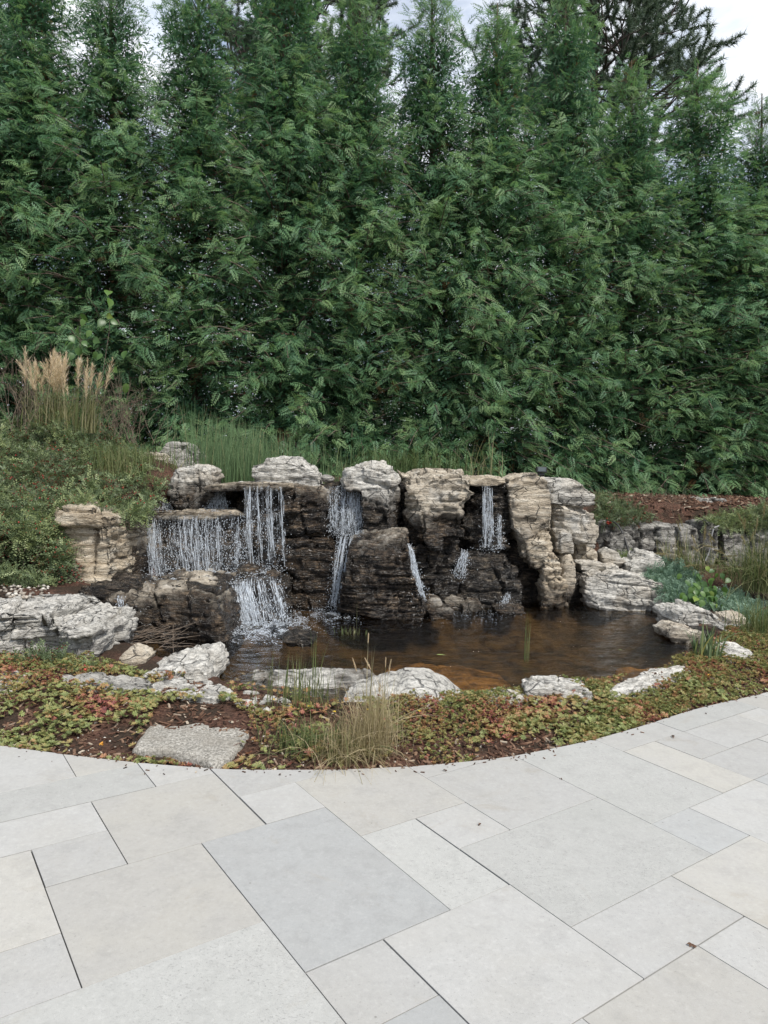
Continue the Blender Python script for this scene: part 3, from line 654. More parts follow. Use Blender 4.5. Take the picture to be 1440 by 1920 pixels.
rock('stone', [(84, 1108), (96, 1102), (110, 1107), (112, 1120), (86, 1121)], 6.9, .12, 'small cream cobble behind the big white boulder', 'cobble', tan=.4, pale=.9, rnd=.8, amp=.004, crack=0)
# -- right bank
rock('boulder', [(1086, 1082), (1096, 1072), (1112, 1067), (1170, 1074), (1220, 1084), (1230, 1104), (1231, 1150), (1212, 1158), (1150, 1150), (1092, 1138), (1084, 1108)], 9.05, .4, 'long slanted cream rock with level grooves at the far shore', wet=1134, tan=.35, pale=.9, group=G_EDGE, thick=.10, tilt=.16, cell=.015, layer=.9, crack=.5)
rock('stone', [(1074, 1036), (1084, 1024), (1104, 1024), (1118, 1036), (1114, 1054), (1080, 1058)], 9.6, .2, 'tan rough stone in the small pile right of the fall', 'stone', tan=.7, pale=.4, group=G_EDGE, rnd=.4)
rock('stone', [(1120, 1034), (1136, 1027), (1158, 1036), (1168, 1052), (1158, 1064), (1126, 1060)], 9.6, .2, 'grey-brown round stone in the small pile right of the fall', 'stone', tan=.5, pale=.5, group=G_EDGE, rnd=.5)
rock('stone', [(1080, 1053), (1104, 1050), (1132, 1056), (1130, 1070), (1090, 1070), (1080, 1064)], 9.3, .2, 'flat cream stone lying on the long slanted rock', 'stone', tan=.4, pale=.9, group=G_EDGE, amp=.01)
rock('stone', [(1130, 1060), (1145, 1056), (1160, 1060), (1158, 1074), (1132, 1074)], 9.3, .14, 'little cream block beside the flat cream stone', 'stone', tan=.5, pale=.9, group=G_EDGE, rnd=.4, amp=.008)
rock('stone', [(1094, 1018), (1102, 1011), (1112, 1016), (1114, 1028), (1096, 1030)], 9.7, .12, 'small grey stone at the top of the small pile', 'stone', tan=.3, pale=.3, group=G_EDGE, rnd=.4)
rock('boulder', [(1166, 1056), (1186, 1046), (1204, 1035), (1226, 1036), (1238, 1050), (1236, 1078), (1200, 1084), (1168, 1078)], 9.55, .34, 'white-topped boulder above the long slanted rock', tan=.1, pale=1., group=G_EDGE, rnd=.4)
rock('stone', [(1228, 1134), (1246, 1128), (1268, 1132), (1268, 1156), (1232, 1160)], 8.5, .2, 'small grey stone at the end of the long slanted rock', 'stone', wet=1150, tan=.2, pale=.5, group=G_EDGE)
rock('stone', [(1244, 1154), (1256, 1138), (1292, 1135), (1312, 1142), (1346, 1160), (1350, 1185), (1300, 1188), (1250, 1178)], 7.75, .3, 'cracked grey-white rock on the shore by the blue-green shrub', wet=1183, tan=.15, pale=.8, group=G_EDGE, crack=1.6)
rock('stone', [(1238, 1180), (1258, 1171), (1302, 1178), (1306, 1196), (1272, 1206), (1242, 1194)], 7.35, .24, 'pinkish cream rock at the water edge in front of the cracked one', wet=1196, tan=.7, pale=1., group=G_EDGE, amp=.012)
rock('stone', [(1346, 1166), (1356, 1152), (1384, 1147), (1390, 1168), (1352, 1178)], 7.5, .16, 'brown-faced block with a flat white top on the shore', 'stone', tan=.8, pale=.6, group=G_EDGE, amp=.008)
rock('stone', [(1352, 1180), (1380, 1172), (1412, 1180), (1424, 1196), (1408, 1216), (1370, 1212)], 7.2, .26, 'grey tilted rock under the flat-topped block', 'stone', tan=.1, pale=.4, group=G_EDGE)
rock('stone', [(1300, 1180), (1340, 1176), (1376, 1200), (1360, 1222), (1310, 1216)], 7.3, .2, 'dark wet stone behind the iris', 'stone', wet=1100, tan=.1, group=G_EDGE)
rock('stone', [(1342, 1222), (1360, 1213), (1392, 1214), (1398, 1226), (1380, 1236), (1346, 1236)], None, .16, 'low white layered stone beside the iris', 'stone', tan=.1, pale=1., z0=.06, group=G_EDGE, amp=.01)
# -- retaining wall at the right
for pl, Y, lab in [([(1096, 984), (1120, 974), (1160, 976), (1172, 990), (1170, 1035), (1130, 1044), (1098, 1036)], 10.6, 'dark grey wall stone next to the end of the fall'),
        ([(1130, 1012), (1146, 996), (1166, 992), (1180, 1010), (1176, 1048), (1132, 1050)], 10.3, 'white-flecked leaning stone by the black hose'),
        ([(1166, 985), (1182, 974), (1208, 976), (1216, 1010), (1214, 1052), (1176, 1056), (1168, 1030)], 10.6, 'tan-edged dark wall stone right of the black hose'),
        ([(1212, 984), (1232, 980), (1260, 984), (1264, 1020), (1258, 1060), (1216, 1060)], 10.6, 'dark wall stone with a vertical crack on its right'),
        ([(1260, 986), (1282, 980), (1298, 986), (1296, 1060), (1262, 1062)], 10.55, 'narrow mossy wall stone in the middle of the low wall'),
        ([(1296, 980), (1316, 975), (1332, 984), (1334, 1020), (1328, 1066), (1298, 1064)], 10.5, 'upright wall stone with white lichen beside the grey cable'),
        ([(1340, 994), (1362, 990), (1386, 996), (1390, 1070), (1342, 1072)], 10.5, 'flat-topped dark wall stone right of the grey cable'),
        ([(1386, 996), (1410, 988), (1440, 992), (1446, 1075), (1388, 1074)], 10.5, 'last dark wall stone behind the tall dry grass')]:
    rock('wall_stone', pl, Y, .3, lab, 'rock', tan=.1, pale=.1, dark=1., group=G_RET, thick=.14, crack=1.2)
rock('boulder', [(1282, 938), (1296, 932), (1340, 934), (1374, 942), (1382, 956), (1370, 970), (1320, 972), (1286, 962)], 11.6, .36, 'grey flat boulder lying on the mulch under the hedge', tan=.0, pale=.3, dark=.7, group=G_RET, thick=.06)
rock('stone', [(1370, 966), (1380, 961), (1392, 966), (1390, 974), (1372, 975)], 11.2, .1, 'small white stone beside the grey flat boulder', 'stone', tan=.1, pale=1., rnd=.5, amp=.006)
# -- stones under the water
M['depth_dimmed_silt'] = mat_simple('depth_dimmed_silt', (.12, .085, .045), .9, .1, .5, 5, .3)  # silt colour darkened to stand in for light lost in deeper water
for pl, zb, lab in [([(700, 1312), (726, 1262), (790, 1240), (850, 1246), (900, 1262), (960, 1275), (972, 1310), (880, 1335), (760, 1330)], -.14, 'rusty brown rounded boulder lying under the water near the shore'),
                    ([(870, 1185), (930, 1166), (1000, 1172), (1030, 1190), (980, 1205), (900, 1200)], -.40, 'brown submerged slab in the middle of the pond'),
                    ([(1060, 1305), (1110, 1290), (1180, 1288), (1200, 1300), (1150, 1320), (1090, 1325)], -.18, 'olive brown submerged stone near the cracked white block'),
                    ([(1170, 1266), (1230, 1250), (1275, 1252), (1240, 1275), (1190, 1285)], -.17, 'orange brown submerged stone by the long pale slab')]:
    W = np.array([atz(px, py, zb)[:2] for px, py in pl]); c0 = W.mean(0)
    hx, hy = (W.max(0)-W.min(0))/2
    P2 = np.array([(c0[0]+hx*np.sign(math.cos(t))*abs(math.cos(t))**.7*1.02, zb-.14+.16*np.sign(math.sin(t))*abs(math.sin(t))**.5) for t in np.linspace(0, 2*np.pi, 14, endpoint=False)])
    ROCKN[0] += 1
    V, Q = rock_mesh(P2, c0[1], hy*1.05, .03, .7, .02, .12, .8, 0, ROCKN[0]*1.37); V[:, 2] = np.minimum(V[:, 2], WATER_Z-.025)
    org = np.array([c0[0], c0[1], zb-.3]); M.setdefault('silt', mat_simple('rusty_silt', (.33, .20, .085), .9, .1, .65, 5, .3))
    tag(obj('submerged_stone', mesh_np('submerged_stone', V-org, Q, smooth=True), M['depth_dimmed_silt' if zb < -.35 else 'silt'], loc=org), lab, 'stone', 'stones lying under the water')
# -- flat stepping stone in the bed
SLABS = []
def slab(name, px, z0, z1, label, mat, cat='stepping stone', tan=0., pale=.9, rough=1., group=None, crack=0.):
    W = np.array([atz(a, b, z1)[:2] for a, b in px]); SLABS.append(W); c0 = W.mean(0); n = 120
    t = resample(np.vstack([W, W[:1]]), n+1)[:-1]
    rings = []
    for s, z in ((.02, z1), (.15, z1), (.3, z1), (.42, z1), (.55, z1), (.65, z1), (.75, z1), (.84, z1), (.91, z1-.001), (.96, z1-.004), (1., z1-.02), (1.01, (z0+z1)/2), (1.03, z0)):
        r = c0+(t-c0)*s; rings.append(np.hstack([r, np.full((n, 1), z)]))
    V = np.concatenate(rings); V = V+np.stack([fbm(V*7, 3), fbm(V*7+9, 3), .6*fbm(V*9+4, 3)], -1)*.011*rough
    if crack:
        f1, f2, cid = worley(V*np.array([9, 9, 3]), 3.); V[:, 2] += (crack*((cid-.5)*.03-.03*np.exp(-((f2-f1)/.08)**2)))*(V[:, 2] > (z0+z1)/2)
    i = np.arange(n); i2 = (i+1) % n; Q = np.concatenate([np.stack([i+(k+1)*n, i2+(k+1)*n, i2+k*n, i+k*n], -1) for k in range(len(rings)-1)])
    org = np.array([c0[0], c0[1], z0])
    o = obj(name, mesh_np(name, V-org, [Q, np.arange(n)[None]], smooth=True), M[mat], loc=org); o['wet_line'] = -9.; o['tan'] = tan; o['pale'] = pale; o['dark'] = 0.
    return tag(o, label, cat, group)
slab('stepping_stone', [(300, 1330), (350, 1326), (408, 1325), (444, 1338), (472, 1352), (468, 1378), (446, 1400), (424, 1426), (402, 1430), (360, 1416), (318, 1406), (246, 1400), (274, 1366)], -.06, .03, 'flat speckled grey stepping stone set in the sedum bed', 'granite')
slab('edge_stone', [(114, 1264), (160, 1259), (220, 1264), (284, 1275), (292, 1290), (230, 1292), (150, 1286), (116, 1278)], -.06, .09, 'low dark grey ledge stone behind the red and green sedum', 'rock', 'stone', 0., .1, 1.6, G_EDGE, 1.)
slab('edge_stone', [(280, 1284), (330, 1272), (395, 1273), (430, 1285), (447, 1300), (400, 1313), (320, 1306), (284, 1299)], -.06, .08, 'low pale cracked stone below the sloping white stone', 'rock', 'stone', 0., .7, 1.4, G_EDGE, 1.2)
slab('edge_stone', [(428, 1294), (470, 1296), (520, 1303), (556, 1317), (552, 1334), (500, 1337), (440, 1321)], -.06, .06, 'long cracked grey-white stone ending near the yellow flowers', 'rock', 'stone', 0., .7, 1.4, G_EDGE, 1.3)
slab('edge_stone', [(1134, 1299), (1160, 1278), (1190, 1264), (1224, 1252), (1280, 1246), (1298, 1251), (1276, 1268), (1215, 1290), (1165, 1304)], -.2, .07, 'long pale slab sloping down to the pond at the sedum edge', 'rock', 'stone', 0., 1., 1.5, G_EDGE, .5)


# ------------------------------------------------------------------ water
def build_water():
    xs = np.arange(-2.6, 4.0, .05); ys = np.arange(4.4, 9.9, .05); X, Y = np.meshgrid(xs, ys)
    nx, ny = len(xs), len(ys)
    q = np.stack([X, Y*1.6, np.zeros_like(X)], -1)
    foam = np.exp(-((X+.9)**2+(Y-7.6)**2)/1.6)
    Z = WATER_Z+(.0025+.006*foam)*fbm(q*4.5, 3)
    i = (np.arange(ny-1)[:, None]*nx+np.arange(nx-1)[None]).ravel()
    Q = np.stack([i, i+1, i+nx+1, i+nx], -1)
    sd = poly_sd(X, Y, POND).ravel()
    Q = Q[(sd[Q] > -.14).all(1)]
    used, inv = np.unique(Q, return_inverse=True)
    me = mesh_np('pond_water', np.stack([X, Y, Z], -1).reshape(-1, 3)[used], inv.reshape(-1, 4), smooth=True)
    tag(obj('pond_water', me, M['water']), 'brown rippled pond water in front of the fall', kind='structure')
build_water()
OCT_V = np.array([(1, 0, 0), (0, 1, 0), (-1, 0, 0), (0, -1, 0), (0, 0, 1), (0, 0, -1)], float)
OCT_T = np.array([(0, 1, 4), (1, 2, 4), (2, 3, 4), (3, 0, 4), (1, 0, 5), (2, 1, 5), (3, 2, 5), (0, 3, 5)])
def blobs(mb, P, S, tint, flat=1.):
    n = len(P); e = np.eye(3)
    scatter(mb, OCT_V*np.array([1, 1, flat]), None, OCT_T, np.zeros(6), P, np.tile(e[0], (n, 1)), np.tile(e[1], (n, 1)), np.tile(e[2], (n, 1)), S, tint)
def waterfall(top, bot, n, label, wid=(.003, .008), breakup=.5, drops=150, spread=.03, seed=0, clump=0, arc=.5, at_s=None, kind='thing', sheet=.38):
    """top, bot: [(px,py,Y)] lines the strands leave and land on"""
    rng = np.random.default_rng(seed+100); K = 13
    T = np.array([at(*p) for p in top]); B = np.array([at(*p) for p in bot])
    def lerp(L, s):
        x = s*(len(L)-1); i = np.clip(np.floor(x).astype(int), 0, max(0, len(L)-2)); f = (x-i)[:, None]
        return L[i]*(1-f)+L[np.minimum(i+1, len(L)-1)]*f
    n = int(n*2.6); drops = int(drops*2.); s = rng.random(n)
    if clump:
        cs = rng.random(clump) if at_s is None else np.array(at_s); clump = len(cs); s = np.clip(cs[rng.integers(clump, size=n)]+rng.normal(size=n)*(.035 if at_s is None else rng.choice([.006, .02, .035], n)), 0, 1)
    P0, P1 = lerp(T, s), lerp(B, np.clip(s+rng.normal(size=n)*spread, 0, 1))
    t = np.linspace(0, 1, K)[None, :, None]
    t0 = (rng.random(n)**2*.55)[:, None, None]; t1 = (1-rng.random(n)**2*.5)[:, None, None]; t = t0+(t1-t0)*t
    P = P0[:, None]*(1-t)+P1[:, None]*t
    P[..., 1] = P0[:, None, 1]+(P1-P0)[:, None, 1]*t[..., 0]**arc
    wob = np.stack([perlin(np.stack([np.broadcast_to(np.arange(n)[:, None]*3.1+seed, (n, K)), t[..., 0]*3+np.zeros((n, K)), np.full((n, K), 7.7*k)], -1)) for k in range(3)], -1)
    P = P+wob*.02*np.array([1, .6, .3])
    xx = (s*len(s)**.5*1.3)[:, None]+np.zeros((n, K))
    th = fbm(np.stack([xx*.9+seed, t[..., 0]*6.5+np.zeros((n, K)), np.broadcast_to(np.arange(n)[:, None]*.13, (n, K))], -1), 3)
    al = np.clip(.26+2.1*th-breakup*.4, 0, .85)*(.35+.65*rng.random(n))[:, None]
    al[:, 0] *= .5; R = rng.uniform(*wid, n)[:, None]*.38*(.6+1.2*np.clip(al, 0, 1))
    mb = MB(); V0 = mb.n; tubes(mb, P, R, 3, 0.); mb.A[-1] = np.repeat(al.reshape(-1), 3)
    sd = rng.random(drops); u = rng.random(drops)**.7
    a, b = lerp(T, sd), lerp(B, sd); D = a+(b-a)*u[:, None]; D[:, 1] = a[:, 1]+(b-a)[:, 1]*u**arc
    D += rng.normal(size=(drops, 3))*np.array([.035, .04, .03])*(.4+u[:, None])
    blobs(mb, D, rng.uniform(.0015, .0048, drops), .4+.5*rng.random(drops), 2.2)
    org = B.mean(0); root = empty('waterfall', org); tag(root, label, 'waterfall', 'falls of the cascade')
    o = obj('strands', mb.mesh('strands', True, org), M['white_water'], root); o['kind'] = 'stuff'
    if sheet:
        ns = 40; nt = 24; S_, T_ = np.meshgrid(np.linspace(0, 1, ns), np.linspace(0, 1, nt), indexing='ij'); S_, T_ = S_.ravel(), T_.ravel()
        a, b = lerp(T, S_), lerp(B, S_); P = a+(b-a)*T_[:, None]; P[:, 1] = a[:, 1]+(b-a)[:, 1]*T_**arc+.012+.012*perlin(np.stack([S_*14, T_*3, S_*0+seed], -1)); P[:, 0] += .012*perlin(np.stack([S_*9, T_*5, S_*0+seed+4], -1))
        fl = fbm(np.stack([S_*(4+.09*n**.5*3)+seed, T_*1.6, S_*0], -1), 2)
        al = np.clip(.5+.9*fl, 0, 1)*np.sin(np.clip(S_*1.02, 0, 1)*np.pi)**.25*sheet
        i = (np.arange(ns-1)[:, None]*nt+np.arange(nt-1)[None]).ravel()
        obj('sheet', mesh_np('sheet', P-org, np.stack([i, i+nt, i+nt+1, i+1], -1), {'tint': al}, True), M['water_sheet'], root)
    return root
waterfall([(284, 918, 9.0), (300, 914, 9.0)], [(282, 956, 8.6), (326, 956, 8.6)], 60, 'small frothy cascade at the upper left beside the cotoneaster', seed=1, drops=260, spread=.2)
waterfall([(402, 914, 8.95), (424, 916, 8.95)], [(376, 957, 8.6), (428, 958, 8.6)], 70, 'small slanting cascade right of the white cracked block', seed=2, drops=240, spread=.2)
waterfall([(276, 968, 8.28), (330, 967, 8.27), (400, 965, 8.26), (466, 964, 8.28)], [(282, 1092, 8.05), (340, 1084, 8.0), (400, 1078, 8.0), (462, 1066, 8.05)], 150, 'broad broken curtain of water at the left of the wall', seed=3, drops=1100, breakup=.8, clump=26, sheet=.28, spread=.012, at_s=[.02, .04, .07, .10, .14, .33, .37, .42, .46, .50, .54, .58, .61, .65, .70, .73, .90])
waterfall([(458, 911, 8.36), (490, 910, 8.36), (534, 912, 8.36)], [(462, 1062, 8.2), (498, 1064, 8.15), (540, 1062, 8.15)], 56, 'thin long strands dropping from the tan lip stone', seed=4, drops=330, wid=(.004, .009), breakup=.6, clump=6, spread=.02, at_s=[.06, .13, .16, .40, .62, .70, .93], sheet=.3)
waterfall([(424, 1092, 7.55), (470, 1082, 7.5), (530, 1080, 7.5)], [(444, 1182, 7.25), (490, 1178, 7.2), (548, 1160, 7.25)], 130, 'lower left cascade pouring over the dark block into the pond', seed=5, drops=520, wid=(.004, .011), breakup=.4, clump=15)
waterfall([(614, 912, 8.62), (645, 911, 8.6), (680, 913, 8.6)], [(618, 1004, 8.45), (645, 1006, 8.42), (684, 998, 8.42)], 100, 'middle fall between the fissured block and the white-topped boulder', seed=6, drops=480, wid=(.003, .009), breakup=.75, clump=18)
waterfall([(632, 1000, 8.2), (662, 1002, 8.25)], [(612, 1142, 8.05), (638, 1140, 8.0)], 60, 'lower run of the middle fall beside the pitted boulder', seed=7, drops=260, wid=(.004, .010), breakup=.5, clump=8)
waterfall([(764, 1018, 7.95), (772, 1022, 7.95)], [(782, 1118, 7.75), (798, 1130, 7.75)], 34, 'slim run of water down the right side of the pitted boulder', seed=8, drops=160, wid=(.004, .009), breakup=.3)
waterfall([(904, 911, 8.7), (922, 911, 8.7)], [(906, 1028, 8.62), (926, 1028, 8.6)], 30, 'single narrow fall between the tall block and the tan slab', seed=9, drops=120, wid=(.004, .010), breakup=.2)
waterfall([(931, 962, 8.72), (940, 965, 8.72)], [(932, 1028, 8.62), (942, 1028, 8.62)], 12, 'short trickle right of the narrow fall', seed=10, drops=60, breakup=.4, kind='stuff')
waterfall([(866, 1030, 8.5), (878, 1032, 8.5)], [(848, 1082, 8.42), (872, 1084, 8.42)], 26, 'small splash of water over the black streaked block', seed=11, drops=160, breakup=.5, spread=.2)
waterfall([(948, 1112, 8.5), (956, 1110, 8.5)], [(936, 1142, 8.45), (950, 1144, 8.45)], 14, 'tiny spout at the foot of the black block', seed=12, drops=60, kind='stuff')
waterfall([(220, 1116, 6.5), (232, 1115, 6.5)], [(222, 1146, 6.45), (232, 1148, 6.45)], 9, 'tiny trickle under the overhanging ledge rock', seed=13, drops=20, kind='stuff')
def foam(regions, label, seed):
    rng = np.random.default_rng(seed); mb = MB(); allp = []
    for (px0, px1, py0, py1, z, n, sz) in regions:
        u = rng.normal(size=(n*3, 2))*.45; u = u[(np.abs(u) < 1).all(1)][:n]; n_ = len(u)
        px = (px0+px1)/2+u[:, 0]*(px1-px0)/2; py = (py0+py1)/2+u[:, 1]*(py1-py0)/2
        P = np.array([atz(a, b, z) for a, b in zip(px, py)])
        m = perlin(np.stack([P[:, 0]*9, P[:, 1]*5, np.full(n_, seed*1.)], -1))+.25 > rng.random(n_)*.5
        P = P[m]; n_ = len(P)
        P[:, 2] += rng.exponential(.006, n_)
        blobs(mb, P, rng.uniform(.003, sz, n_), .3+.6*rng.random(n_), .3); allp.append(P)
    org = np.concatenate(allp).mean(0)
    return tag(obj('foam', mb.mesh('foam', True, org), M['white_water'], loc=org), label, 'foam', kind='stuff')
foam([(418, 580, 1150, 1208, WATER_Z+.001, 3600, .012), (440, 640, 1135, 1190, WATER_Z+.001, 1500, .009), (560, 690, 1128, 1172, WATER_Z+.001, 1100, .009), (770, 990, 1138, 1172, WATER_Z+.001, 500, .007)], 'white foam spreading over the pond at the foot of the cascades', 31)
foam([(262, 470, 1062, 1106, .335, 1900, .012), (440, 545, 1050, 1088, .37, 800, .011)], 'white foam on the ledge under the curtain of water', 32)
foam([(275, 330, 940, 962, .985, 300, .010), (370, 440, 942, 964, .985, 400, .010), (880, 950, 1022, 1034, .66, 220, .008), (655, 690, 992, 1008, .85, 160, .008)], 'white froth on the upper ledges', 33)
# ------------------------------------------------------------------ plant materials
M['thuja'] = mat_leaf('arborvitae_foliage', [(0, (.13, .07, .03)), (.06, (.14, .075, .035)), (.09, (.04, .10, .056)), (.40, (.080, .182, .10)), (.70, (.135, .26, .118)), (1, (.22, .335, .14))], .42, .5, .4, .22, .55)  # greens shifted towards blue to stand in for haze over the hedge
M['bark'] = mat_simple('grey_brown_bark', (.13, .10, .08), .9, .2, .4, 14, .6)
M['pine_bark'] = mat_simple('dark_pine_bark', (.075, .06, .055), .9, .2, .3, 10, .5)
M['pine'] = mat_leaf('pine_needles', [(0, (.06, .095, .065)), (1, (.14, .19, .13))], .25, .5, .4)
M['cotoneaster'] = mat_leaf('cotoneaster_leaves', [(0, (.16, .04, .025)), (.08, (.10, .055, .025)), (.14, (.07, .10, .052)), (.6, (.155, .205, .10)), (1, (.29, .34, .15))], .32, .5, .4, .35, 1.6)
M['berry'] = mat_simple('red_berries', (.32, .035, .03), .35, .5, .2, 30)
M['twig'] = mat_simple('bare_twigs', (.16, .125, .095), .9, .2, .4, 25)
M['sedum'] = mat_leaf('sedum_leaves', [(0, (.15, .05, .05)), (.16, (.38, .14, .105)), (.28, (.40, .23, .11)), (.42, (.31, .26, .10)), (.62, (.26, .27, .10)), (.8, (.16, .20, .075)), (1, (.32, .36, .13))], .3, .5, .4)
M['reed'] = mat_leaf('horsetail_stems', [(0, (.07, .13, .06)), (.7, (.16, .25, .11)), (1, (.34, .34, .17))], .2, .5, .4)
M['grass'] = mat_leaf('grass_blades', [(0, (.05, .09, .03)), (.35, (.125, .165, .06)), (.6, (.24, .235, .115)), (1, (.44, .38, .25))], .35, .6, .3)
M['dry_grass'] = mat_leaf('dry_grass_blades', [(0, (.10, .12, .04)), (.4, (.26, .22, .11)), (1, (.46, .38, .25))], .35, .7, .25)
M['plume'] = mat_leaf('feather_plumes', [(0, (.52, .40, .27)), (.5, (.70, .57, .41)), (1, (.80, .70, .54))], .4, .8, .15)
M['bluegreen'] = mat_leaf('blue_green_foliage', [(0, (.07, .13, .09)), (.5, (.15, .24, .17)), (1, (.28, .39, .29))], .25, .55, .35, .25, 3)
M['bigleaf'] = mat_leaf('broad_green_leaf', [(0, (.045, .10, .03)), (.6, (.085, .17, .04)), (1, (.22, .30, .055))], .35, .4, .5)
M['iris'] = mat_leaf('iris_blades', [(0, (.06, .11, .045)), (.6, (.16, .21, .10)), (1, (.55, .50, .16))], .3, .45, .4)
M['chips'] = mat_leaf('mulch_chips', [(0, (.025, .015, .011)), (.45, (.085, .045, .03)), (.8, (.19, .12, .08)), (1, (.42, .36, .28))], 0., .9, .15)
M['pebble'] = mat_leaf('pebbles', [(0, (.10, .085, .07)), (.5, (.30, .26, .21)), (1, (.55, .52, .46))], 0., .6, .35)
M['yellow'] = mat_simple('yellow_petals', (.62, .42, .03), .5, .3, .15, 40)
M['orange'] = mat_simple('orange_leaf', (.55, .27, .04), .6, .3, .2, 40)
M['red_leaf'] = mat_simple('red_leaf', (.33, .05, .03), .6, .3, .3, 40)
M['black_metal'] = mat_simple('black_metal', (.022, .024, .026), .45, .5, .15, 30)
M['lens'] = mat_simple('lamp_glass', (.10, .12, .13), .08, .6, .05, 5)
M['cable'] = mat_simple('cable_rubber', (.035, .035, .035), .6, .4, .1, 20)
M['grey_cable'] = mat_simple('grey_conduit', (.20, .20, .20), .6, .4, .1, 20)
M['dead_leaf'] = mat_simple('dry_brown_leaf', (.10, .06, .04), .8, .2, .4, 60)
M['float_leaf'] = mat_simple('floating_leaf', (.26, .32, .10), .5, .4, .2, 30)

# ------------------------------------------------------------------ arborvitae
def spray_template(rng, npin=13):
    V, Q, ta = [], [], []
    def diamond(b, d, l, w, zt, t0, t1):
        d = d/np.linalg.norm(d); s = np.array([-d[1], d[0], 0]); n = len(V)
        m = b+d*l*.45; m = m+np.array([0, 0, zt*.4]); e = b+d*l+np.array([0, 0, zt])
        V.extend([b, m+s*w, e, m-s*w]); Q.append((n, n+3, n+2, n+1)); ta.extend([t0, (t0+t1)/2, t1, (t0+t1)/2])
    for i in range(npin):
        s = .08+.88*i/(npin-1); b = np.array([s, 0, -.22*s*s]); sg = 1 if i % 2 else -1
        l = .40*(1-.72*s)*(1-.35*max(0, .25-s)/.25)*rng.uniform(.8, 1.2)+.03
        ang = math.radians(rng.uniform(38, 56))*sg
        d = np.array([math.cos(ang), math.sin(ang), 0])
        if i == npin-1: d = np.array([1, 0, 0]); l = .16
        zt = -.10*l-.03
        diamond(b, d, l, l*.072+.010, zt, .30*s, .30*s+.12)
        if l > .22:
            for f, sg2 in ((.36, 1), (.6, -1)):
                a2 = ang+sg2*math.radians(42); d2 = np.array([math.cos(a2), math.sin(a2), 0])
                diamond(b+d*l*f+np.array([0, 0, zt*f]), d2, l*(.52-.2*f), .016, zt*.5, .30*s+.04, .30*s+.14)
    return np.array(V, float), np.array(Q), np.array(ta)
def build_thuja(seed, Ht=8.0, Rb=1.25, nl=600):
    rng = np.random.default_rng(seed); TV, TQ, ta = spray_template(rng)
    hs = .05+(((np.arange(nl)+rng.random(nl))/nl)**1.15)*(Ht-.2); az = np.arange(nl)*2.39996+rng.normal(size=nl)*.35; back = np.sin(az) > .15
    rel = (Ht-hs)/Ht
    r = Rb*np.maximum(np.minimum(1, rel/.58)**1.05, .24*np.minimum(1, rel/.13)**.9)*(1+.22*rng.normal(size=nl).clip(-1.3, 1.3))+.06
    r *= 1+.10*perlin(np.stack([np.cos(az)*1.5, np.sin(az)*1.5, hs*1.3+seed], -1))*2
    out = np.stack([np.cos(az), np.sin(az), np.zeros(nl)], -1); up = np.array([0, 0, 1.]); lat = np.cross(up, out)
    rise = np.where(hs < .9, rng.uniform(-.15, .5, nl), rng.uniform(.15, .95, nl))*(1+1.1*(rel < .22)); K = 5; t = np.linspace(0, 1, K)
    def pt(i, tt): return np.stack([np.zeros(len(i)), np.zeros(len(i)), hs[i]], -1)+out[i]*(r[i]*tt)[:, None]+up*(r[i]*(rise[i]*tt-.42*tt*tt))[:, None]
    ii = np.repeat(np.arange(nl), K); L = pt(ii, np.tile(t, nl)).reshape(nl, K, 3)
    tk = MB(); ht = np.linspace(0, 1, 16); wob = .03*np.stack([np.sin(ht*7+seed), np.cos(ht*5+seed), 0*ht], -1)
    tp = np.stack([0*ht, 0*ht, ht*(Ht+.1)-.3*(ht == 0)], -1)+wob
    tubes(tk, tp[None], (.085*(1-ht)**.8+.008)[None], 9)
    tubes(tk, L, np.linspace(.014, .003, K)[None]*(0.25+r/Rb)[:, None], 3)
    cr = MB(); idx, tt, sd = [], [], []
    for i in range(nl):
        n = int((5+15*min(1.1, r[i]))*(.18 if back[i] else 1.)); q = 1-.82*((np.arange(n)+.5)/n)**1.1
        idx += [i]*(n+1); tt += list(np.clip(q+rng.normal(size=n)*.03, .15, 1))+[1.]; sd += list(np.where(np.arange(n) % 2, 1., -1.))+[0.]
    idx, tt, sd = np.array(idx), np.array(tt), np.array(sd); n = len(idx)
    P = pt(idx, tt)+rng.normal(size=(n, 3))*np.array([.06, .06, .09]); dz = rise[idx]-.84*tt; keep = rng.random(n) < np.where(rel[idx] < .3, .92, 1.)
    Dv = out[idx]*(.75+.25*(sd == 0))[:, None]+lat[idx]*(sd*rng.uniform(.35, .95, n))[:, None]+up*(dz*.55+rng.normal(size=n)*.42-.15)[:, None]+rng.normal(size=(n, 3))*.2
    Nn = out[idx]*.6+up*.75+rng.normal(size=(n, 3))*.42
    X, Y, Z = frames(Dv, Nn)
    S = rng.uniform(.15, .28, n)*(.80+.20*np.minimum(1, r[idx]))*(1-.12*(sd != 0))
    brown = (rng.random(nl) < .05)[idx] & (tt < .62)
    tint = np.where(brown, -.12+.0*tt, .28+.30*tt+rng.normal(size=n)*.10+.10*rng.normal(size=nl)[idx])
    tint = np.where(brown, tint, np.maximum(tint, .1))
    ta2 = ta
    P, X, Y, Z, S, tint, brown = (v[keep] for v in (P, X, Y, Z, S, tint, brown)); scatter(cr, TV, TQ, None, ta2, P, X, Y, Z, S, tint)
    nf = 4000; fi = (rng.beta(1.05, 1.2, nf)*nl*.89).astype(int); ft = rng.uniform(.1, .6, nf); FV, FQ, fa = spray_template(rng, 7)
    FV = FV*np.array([1, 1.25, 1]); FP = pt(fi, ft)+rng.normal(size=(nf, 3))*.10
    fx = frames(out[fi]*.5+rng.normal(size=(nf, 3))*.6, rng.normal(size=(nf, 3))+np.array([0, 0, .6]))
    if True:
        a = np.concatenate(cr.A); k = len(TV); b = np.repeat(brown, k); a[b] = .03; cr.A = [a]
